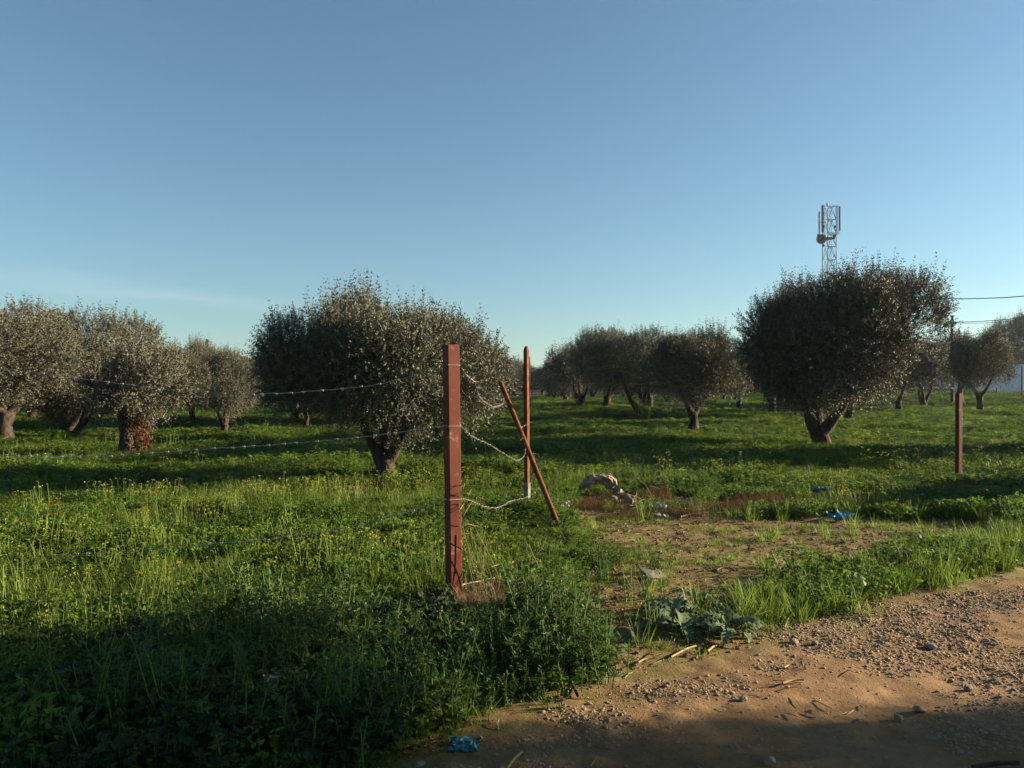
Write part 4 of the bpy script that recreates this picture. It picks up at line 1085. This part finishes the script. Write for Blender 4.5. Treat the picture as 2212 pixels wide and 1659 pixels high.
# ------------------------------------------------------------------ fallen branch, stones, litter
lgp = at(1310, 1075, 11.1); lgz = Hs(lgp.x, 11.1)
log = tag(link('fallen_branch', None, None, (lgp.x, 11.1, lgz + .03)), 'bleached broken olive branch arching over the dead weeds', 'dead branch')
def L_(px, py, dy=0): q = at(px, py, 11.1 + dy); return (q.x - lgp.x, dy, q.z - lgz)
mb = MB(); tube(mb, spline([L_(1256, 1062, .1), L_(1268, 1048), L_(1283, 1038), L_(1300, 1036), L_(1318, 1040), L_(1326, 1055)], 16), [.040, .066, .056, .068, .05], 10, rough=.42, seed=4)
link('thick_limb', mb.mesh('thick_limb', M['deadwood']), log)
mb = MB(); tube(mb, spline([L_(1312, 1048), L_(1328, 1060), L_(1340, 1072, -.1), L_(1356, 1080, -.2), L_(1375, 1100, -.35)], 14), [.05, .058, .044, .052, .036, .04, .022], 9, rough=.4, seed=6)
link('lower_limb', mb.mesh('lower_limb', M['deadwood']), log)
mb = MB()
tube(mb, spline([L_(1318, 1058), L_(1324, 1044), L_(1321, 1034), L_(1316, 1027)], 8), np.linspace(.035, .008, 8), 6, rough=.15, seed=7)
tube(mb, spline([L_(1324, 1056), L_(1328, 1046), L_(1329, 1038)], 6), np.linspace(.03, .012, 6), 6, rough=.15, seed=8)
tube(mb, spline([L_(1334, 1072, -.1), L_(1339, 1082, -.12), L_(1338, 1090, -.14)], 6), np.linspace(.03, .008, 6), 6, rough=.15, seed=9)
link('broken_spur', mb.mesh('broken_spur', M['deadwood'], True), log)
mb = MB(); r = np.random.default_rng(2)
for q in range(16):
    a = L_(1372 + r.normal(0, 6), 1100 + r.normal(0, 4), -.35); e = (a[0] + r.uniform(-.2, .45), a[1] + r.normal(0, .2), max(.02, a[2] + r.uniform(-.1, .22)))
    m_ = tuple((np.array(a) + np.array(e)) / 2 + np.array([0, 0, r.uniform(0, .08)]))
    tube(mb, spline([a, m_, e], 5), np.linspace(.007, .003, 5)[:5], 4)
link('twigs', mb.mesh('branch_twigs', M['straw']), log)
# bare twig standing right of the branch
mb = MB(); o0 = at(1370, 1085, 11.0)
for P_ in ([(1372, 1092), (1355, 1060), (1342, 1050), (1336, 1045)], [(1364, 1062), (1390, 1070)], [(1358, 1064), (1368, 1082)]):
    tube(mb, [np.array(at(a, b - 10, 11.0)) - np.array((o0.x, 11.0, 0)) for a, b in P_], .006, 4)
tag(link('bare_twig', mb.mesh('bare_twig', M['twig']), None, (o0.x + .25, 11.0, 0.02)), 'thin leafless twig sticking up right of the fallen branch', 'twig')

def stone(px, py, size, label, seed, mat='stone', d=None, sink=.3, flat=.62, name='stone', cat='stone'):
    d_ = d or CAM_H * 1703 / (py - 836); x = (px - 1106) * d_ / 1703
    mb = MB(); size *= .8; v, f = ico_stone(seed, .3, flat, 3); mb.add(v * size, f)
    o = link(name, mb.mesh(name, M[mat], False), None, (x, d_, Hs(x, d_) + size * flat * (1 - sink) * .6), (random.uniform(-.2, .2), random.uniform(-.2, .2), random.uniform(0, 6)))
    return tag(o, label, cat)
stone(1120, 1034, .19, 'flat grey boulder lying in the shade left of the thin upright post', 401, d=13.6)
stone(960, 1034, .13, 'small pale stone in the dark grass just left of the square post', 402, d=13.4)
stone(1350, 1078, .11, 'pale stone under the arch of the fallen branch', 403, d=11.25, mat='deadwood', sink=0) if False else None
stone(1320, 1066, .13, 'pinkish rock tucked under the arch of the fallen branch', 404, d=11.3, sink=0)
stone(2010, 1385, .055, 'dark rounded stone, the darkest in the road gravel', 405, sink=.1, mat='greycon')
stone(2090, 1470, .035, 'whitish stone in the middle of the right-hand gravel patch', 406, sink=.1)
stone(1940, 1535, .045, 'pale rounded stone at the lower left end of the right-hand gravel patch', 407, sink=.1)
stone(1985, 1518, .042, 'pale upright stone among the lower cobbles of the right-hand gravel patch', 408, sink=.0)
stone(1715, 1375, .045, 'pale lump of stone casting a shadow in the left gravel band', 409, sink=.0)
stone(1760, 1378, .038, 'grey stone right of the pale lump in the left gravel band', 410, sink=.1)
stone(1605, 1497, .040, 'smooth grey stone at the lower edge of the left gravel band', 411, sink=.1)
stone(1660, 1645 - 16, .045, 'grey stone in the shaded lower part of the road', 412, sink=.3)
stone(1585, 1598, .030, 'single grey pebble in the shade left of the road centre', 413, sink=.2)
stone(2042, 1243, .05, 'stone at the road edge under the verge grass', 414, sink=.2)
stone(1780, 1246, .07, 'brown stone on the bare earth before the verge grass', 415, sink=.2)
stone(1300, 1300, .035, 'white stone on the bare soil right of the square post', 416, sink=.0, mat='card')
stone(906, 1638, .035, 'pale half-buried stone in the shaded road at the bottom', 417, sink=.3)
for (px, py, lab) in ((1302, 1072, 'orange brick fragment under the left end of the fallen branch'), (1396, 1217, 'small orange brick chip near the folded grey card')):
    d_ = 11.0 if py < 1100 else 7.15; x = (px - 1106) * d_ / 1703
    mb = MB(); sz = (.08, .06, .13) if py < 1100 else (.04, .03, .03); box(mb, (0, 0, sz[2] * .45), sz); o = link('brick_fragment', mb.mesh('brick_fragment', M['brick']), None, (x, d_, Hs(x, d_)), (.15, .2, .4)); add_bevel(o, .008)
    tag(o, lab, 'brick')

def crumple(name, mat, px, py, w, l, amp, label, cat, seed, d=None, rot=0, lift=0, hang=None, n=12):
    d_ = d or CAM_H * 1703 / (py - 836); x = (px - 1106) * d_ / 1703
    r = np.random.default_rng(seed); u = np.linspace(-.5, .5, n)
    X, Y = np.meshgrid(u, u, indexing='ij')
    zn = fbm(X * 5 + seed, Y * 5, seed, 3)
    edge = 1 + .25 * fbm(X * 3, Y * 3 + seed, seed + 1)
    Xs = X * w * edge + .10 * w * fbm(Y * 6, X * 6, seed + 2); Ys = Y * l * edge + .10 * l * fbm(X * 6 + 4, Y * 6, seed + 3)
    Z = amp * (zn + .6) + amp * .35 * r.normal(size=X.shape) * .5
    Z = np.maximum(Z, 0) + .004
    V = np.stack([Xs, Ys, Z], -1).reshape(-1, 3)
    F = [(i * n + j, (i + 1) * n + j, (i + 1) * n + j + 1, i * n + j + 1) for i in range(n - 1) for j in range(n - 1)]
    mb = MB(); mb.add(V, F, 0, np.clip(.5 + zn.ravel() * .8, 0, 1)); me = mb.mesh(name, M[mat])
    o = link(name, me, None, (x, d_, Hs(x, d_) + lift), (0, 0, rot) if hang is None else hang)
    sm = o.modifiers.new('thickness', 'SOLIDIFY'); sm.thickness = .0015
    return tag(o, label, cat)
crumple('plastic_bag', 'bluebag', 1815, 1127, .26, .24, .075, 'bright blue crumpled plastic bag on the bare earth at right', 'plastic bag', 1, lift=.02)
crumple('plastic_bag', 'cyanbag', 1780, 1078, .11, .28, .05, 'torn turquoise plastic strip caught on the weeds at right', 'plastic bag', 2, d=11.0, rot=.9, lift=.17, hang=(R(-12), R(28), R(70)))
crumple('plastic_bag', 'cyanbag', 1155, 1062, .07, .15, .03, 'small blue plastic scrap hanging from the lower wire by the upright post', 'plastic bag', 3, d=9.42, hang=(R(90), 0, R(10)))
bpy.data.objects[-1] if False else None
crumple('plastic_bag', 'cyanbag', 1003, 1600, .13, .12, .018, 'teal plastic bag half buried in the shaded road edge', 'plastic bag', 4)
crumple('plastic_bag', 'greybag', 1214, 1108, .20, .22, .10, 'grey plastic sheet in the shade behind the foot of the leaning pole', 'plastic bag', 5, d=10.0)
crumple('plastic_scrap', 'whitebag', 1430, 1120, .15, .12, .05, 'white scrap of plastic on the litter below the fallen branch', 'plastic scrap', 6)
crumple('paper_scrap', 'whitebag', 1425, 1098, .17, .10, .06, 'pale torn paper on the dead weeds right of the fallen branch', 'paper', 7, d=10.0, lift=.05)
crumple('plastic_scrap', 'whitebag', 600, 1535, .14, .05, .025, 'white plastic scrap in the deep shade at lower left', 'plastic scrap', 8, rot=.5, lift=.14)
crumple('plastic_scrap', 'whitebag', 2095, 1210, .10, .07, .035, 'white scrap at the shaded verge near the right edge', 'plastic scrap', 9, lift=.05)
crumple('plastic_scrap', 'whitebag', 2005, 1150, .10, .06, .03, 'tiny white scrap on the bare earth before the lone right-hand post', 'plastic scrap', 10)
# folded grey card on the bare earth
cx_, cy_ = at(1405, 836, 6.58).x, 6.58
mb = MB(); a_ = np.array
mb.add([(-.09, .03, .075), (.02, .0, .055), (-.03, -.09, .02), (-.085, -.03, .04), (.075, .01, .075), (.07, -.07, .0), (.13, -.02, .01)],
       [(0, 3, 2, 1)]); n0 = mb.n
mb.add([(.02, .0, .055), (-.03, -.09, .02), (.06, -.075, .002), (.075, .01, .06)], [(0, 1, 2, 3)])
mb.add([(.075, .01, .06), (.06, -.075, .002), (.13, -.03, .004)], [(0, 1, 2)])
o = link('folded_card', mb.mesh('folded_card', M['card']), None, (cx_, cy_, Hs(cx_, cy_) + .01), (0, 0, .1)); sm = o.modifiers.new('thickness', 'SOLIDIFY'); sm.thickness = .008
tag(o, 'bent grey sheet of card standing on the bare earth path', 'card')
# white plastic plate in the weeds right of the square post
d_ = 6.05; x = (1160 - 1106) * d_ / 1703
mb = MB(); box(mb, (0, 0, 0), (.115, .012, .075)); o = link('plastic_plate', mb.mesh('plastic_plate', M['card']), None, (x, d_, Hs(x, d_) + .12), (R(-20), R(6), R(12))); add_bevel(o, .004)
tag(o, 'flat pale plastic plate stuck in the weeds right of the square post', 'plastic plate')
# sticks
def stick(px0, py0, px1, py1, r, label, mat='straw'):
    P_ = []
    for a, b in ((px0, py0), ((px0 + px1) / 2, (py0 + py1) / 2 - 3), (px1, py1)):
        d_ = CAM_H * 1703 / (b - 836); x = (a - 1106) * d_ / 1703; P_.append((x, d_, Hs(x, d_) + r + .012))
    o = P_[0]; mb = MB(); C = spline(P_, 7) - np.array(o); C[:, 2] = np.maximum(C[:, 2], np.linspace(0, C[-1, 2], len(C))); tube(mb, C, r, 7, rough=.06)
    tag(link('stick', mb.mesh('stick', M[mat], True), None, o), label, 'stick', 'sticks lying on the ground')
stick(1449, 1419, 1519, 1389, .0062, 'long straw-yellow stick in front of the big thistle')
stick(1528, 1405, 1556, 1388, .0075, 'short tan stick right of the long yellow one')
stick(1378, 1430, 1408, 1421, .006, 'short pale stick left of the long yellow one')
stick(1222, 1462, 1248, 1500, .008, 'dark twig slanting into the road under the leafy weeds', 'bark')
stick(1694, 1352, 1709, 1326, .006, 'thin pale stick at the road edge right of the thistle')
stick(1693, 1434, 1720, 1430, .006, 'pale splinter lying on the left gravel band')
stick(1470, 1120 + 2, 1530, 1112, .012, 'pale stick on the litter below the fallen branch', 'deadwood')
stick(2200, 1640, 2100, 1650, .01, 'dark twig in the shade at the bottom right of the road', 'bark')
stick(1690, 1470, 1735, 1462, .006, 'dry stalk on the smooth dust of the road') 
stick(1095, 1654, 1128, 1618, .006, 'pale reed on the shaded road at the bottom')

# dry climbing twigs against the square post
tw = tag(link('dry_bramble', None, None, (px + .07, py, z0)), 'bare dry stems climbing the right side of the square post', 'dry plant')
r = np.random.default_rng(9)
def W_(a, b, d=5.83): q = at(a, b, d); return (q.x - px - .07, q.y - py, q.z - z0)
for P_ in ([(1052, 1300), (1030, 1235), (1005, 1165), (994, 1105), (996, 1060)], [(1028, 1300), (1010, 1220), (995, 1150), (990, 1080), (988, 1035)], [(1080, 1305), (1060, 1240), (1030, 1180), (1005, 1140)],
           [(1040, 1262), (1045, 1210), (1052, 1165)], [(994, 1100), (1003, 1086), (1012, 1070), (1020, 1056)], [(995, 1135), (1005, 1110), (1018, 1085), (1028, 1066)], [(996, 1136), (1010, 1132), (1028, 1136), (1040, 1138)],
           [(994, 1052), (1002, 1040), (1009, 1032)], [(1040, 1265), (1062, 1250), (1082, 1236)], [(1000, 1150), (1030, 1225), (1062, 1300)], [(1040, 1225), (1055, 1212), (1066, 1222), (1076, 1218)], [(1062, 1300), (1076, 1262), (1062, 1215), (1042, 1170), (1020, 1130)],
           [(996, 1068), (1002, 1054), (1004, 1044)], [(1010, 1310), (1012, 1260), (1006, 1238)], [(1056, 1305), (1052, 1270), (1046, 1258)]):
    mb = MB(); C = spline([W_(a + r.normal(0, 1.5), b, 5.78 + r.uniform(-.04, .12)) for a, b in P_], 12)
    tube(mb, C, np.linspace(.0034, .0017, len(C)), 4, tint=r.random()); link('stem', mb.mesh('bramble_stem', M['straw']), tw)
# dead tips lying across the weeds right of it
mb = MB(); o0 = (0.05, 6.6, Hs(.05, 6.6))
for P_ in ([(1143, 1175), (1150, 1195), (1160, 1215), (1168, 1236)], [(1160, 1198), (1172, 1180), (1180, 1160)]):
    tube(mb, [np.array(at(a, b, 6.4)) - np.array(o0) for a, b in P_], .003, 4)
tag(link('bent_stalk', mb.mesh('bent_stalk', M['straw']), None, o0), 'pale forked stalk bent over the weeds below the thin upright post', 'dry plant')

# ------------------------------------------------------------------ milk thistle and single plants at the road edge
def thistle_leaf(seed, L, W):
    r = np.random.default_rng(seed); n = 15; V = []; T = []
    a0 = r.uniform(.35, .9); 
    q = np.array([0., 0, 0]); a = a0
    for i in range(n):
        t = i / (n - 1)
        env = math.sin(math.pi * min(1, .12 + t * .93)) ** .7
        w = W * env * (1.0 if i % 2 else .52) * r.uniform(.85, 1.12) * .5
        sweep = .25 * w if i % 2 else -.1 * w
        z = r.normal(0, .010) + (.018 if i % 2 else -.008)
        V += [q + [sweep, -w, z + .2 * w], q + [sweep * .3, -w * .45, .004 + z * .4], q.copy(), q + [sweep * .3, w * .45, .004 + z * .4], q + [sweep, w, z * -1 + .2 * w]]
        T += [.05 if i % 2 else .15, .05 + .3 * (i % 2), .95, .05 + .3 * (i % 2), .05 if i % 2 else .15]
        a -= 2.0 / n * r.uniform(.6, 1.2)
        q = q + np.array([math.cos(a), 0, math.sin(a)]) * L / n
    F = [(i * 5 + j, i * 5 + j + 1, (i + 1) * 5 + j + 1, (i + 1) * 5 + j) for i in range(n - 1) for j in range(4)]
    mb = MB(); mb.add(V, F, 0, T)
    return mb.mesh('thistle_leaf', M['thistle'], True)
TL = [thistle_leaf(i, .31 + .03 * (i % 3), .135) for i in range(5)]
def thistle(x, y, n, s, label, seed):
    r = np.random.default_rng(seed)
    e = tag(link('milk_thistle', None, None, (x, y, Hs(x, y))), label, 'thistle')
    for k in range(n):
        a = k * 2.4 + r.normal(0, .3); q = s * r.uniform(.6, 1.1)
        link('leaf', TL[k % 5], e, (.05 * math.cos(a), .05 * math.sin(a), r.uniform(.0, .12)), (r.normal(0, .25), r.uniform(-.25, .2), a), q)
    return e
thistle(1.10, 5.25, 18, .95, 'large thistle with broad pale-veined lobed leaves at the road edge', 1)
thistle(1.42, 5.12, 14, .85, 'smaller thistle with whitish leaves right of the large one', 2)
thistle(1.28, 5.55, 12, .85, 'thistle with dark leaves growing behind the large one', 3)
def weed(x, y, me, label, s=1.0, name='leafy_weed', cat='weed'):
    return tag(link(name, me, None, (x, y, Hs(x, y) - .01), (0, 0, random.uniform(0, 6)), s), label, cat, 'single leafy weeds')
WM = [weed_mb(1500 + i, 9, (.28, .48), (.06, .11), .28, .07).mesh('weed_plant', [M['weed'], M['stalk']]) for i in range(3)]
SM = [weed_mb(1600 + i, 6, (.16, .28), (.03, .055), .26, .06).mesh('small_weed', [M['weed'], M['stalk']]) for i in range(2)]
weed(.22, 4.55, WM[0], 'tall bushy weed at the right corner of the weed bank', 1.05)
weed(.34, 4.85, WM[1], 'tall pointed-leaf weed behind the right corner of the weed bank', 1.05)
weed(.10, 5.15, WM[2], 'bright tall weed standing before the pale plastic plate', 1.0)
weed(-.28, 4.25, WM[1], 'broad-leaved weed leaning over the road at the front of the weed bank', .9)
weed(-.02, 4.35, WM[0], 'silvery-leaved weed at the very front of the weed bank', .85)
weed(-.45, 5.45, SM[0], 'small leafy sprig at the front of the square post footing', .9)
weed(.87, 5.05, SM[0], 'thin grey-green weed at the left side of the large thistle', 1.1)
weed(.98, 5.72, SM[1], 'bright green sprig rising behind the large thistle', 1.25)
weed(2.45, 9.35, SM[1], 'pale rosette weed between bare earth and dead weeds', 1.3)
weed(2.95, 9.6, SM[0], 'taller weed beside the pale rosette, before the dead weeds', 1.4)
weed(5.9, 35.0, WM[2], 'leafy bush at the foot of the second olive of the right-hand row', 3.0)
weed(.75, 6.55, WM[0], 'low dark clump of weeds on the bare earth beyond the post', .55)
weed(1.2, 6.75, WM[1], 'second dark clump of weeds on the bare earth, right of the first', .5)

# ------------------------------------------------------------------ the air
hz = bpy.data.materials.new('haze'); hz.use_nodes = True
hn = hz.node_tree; hn.nodes.clear()
ho = hn.nodes.new('ShaderNodeOutputMaterial'); hv = hn.nodes.new('ShaderNodeVolumePrincipled')
hv.inputs['Color'].default_value = (.80, .88, 1.0, 1); hv.inputs['Density'].default_value = .00015; hv.inputs['Anisotropy'].default_value = .3
hn.links.new(hv.outputs[0], ho.inputs['Volume'])
mb = MB(); box(mb, (0, 0, 18), (5600, 5600, 44))
o = link('haze', mb.mesh('haze', hz)); o['kind'] = 'stuff'; o['label'] = 'thin afternoon haze over the grove'; o['category'] = 'haze'
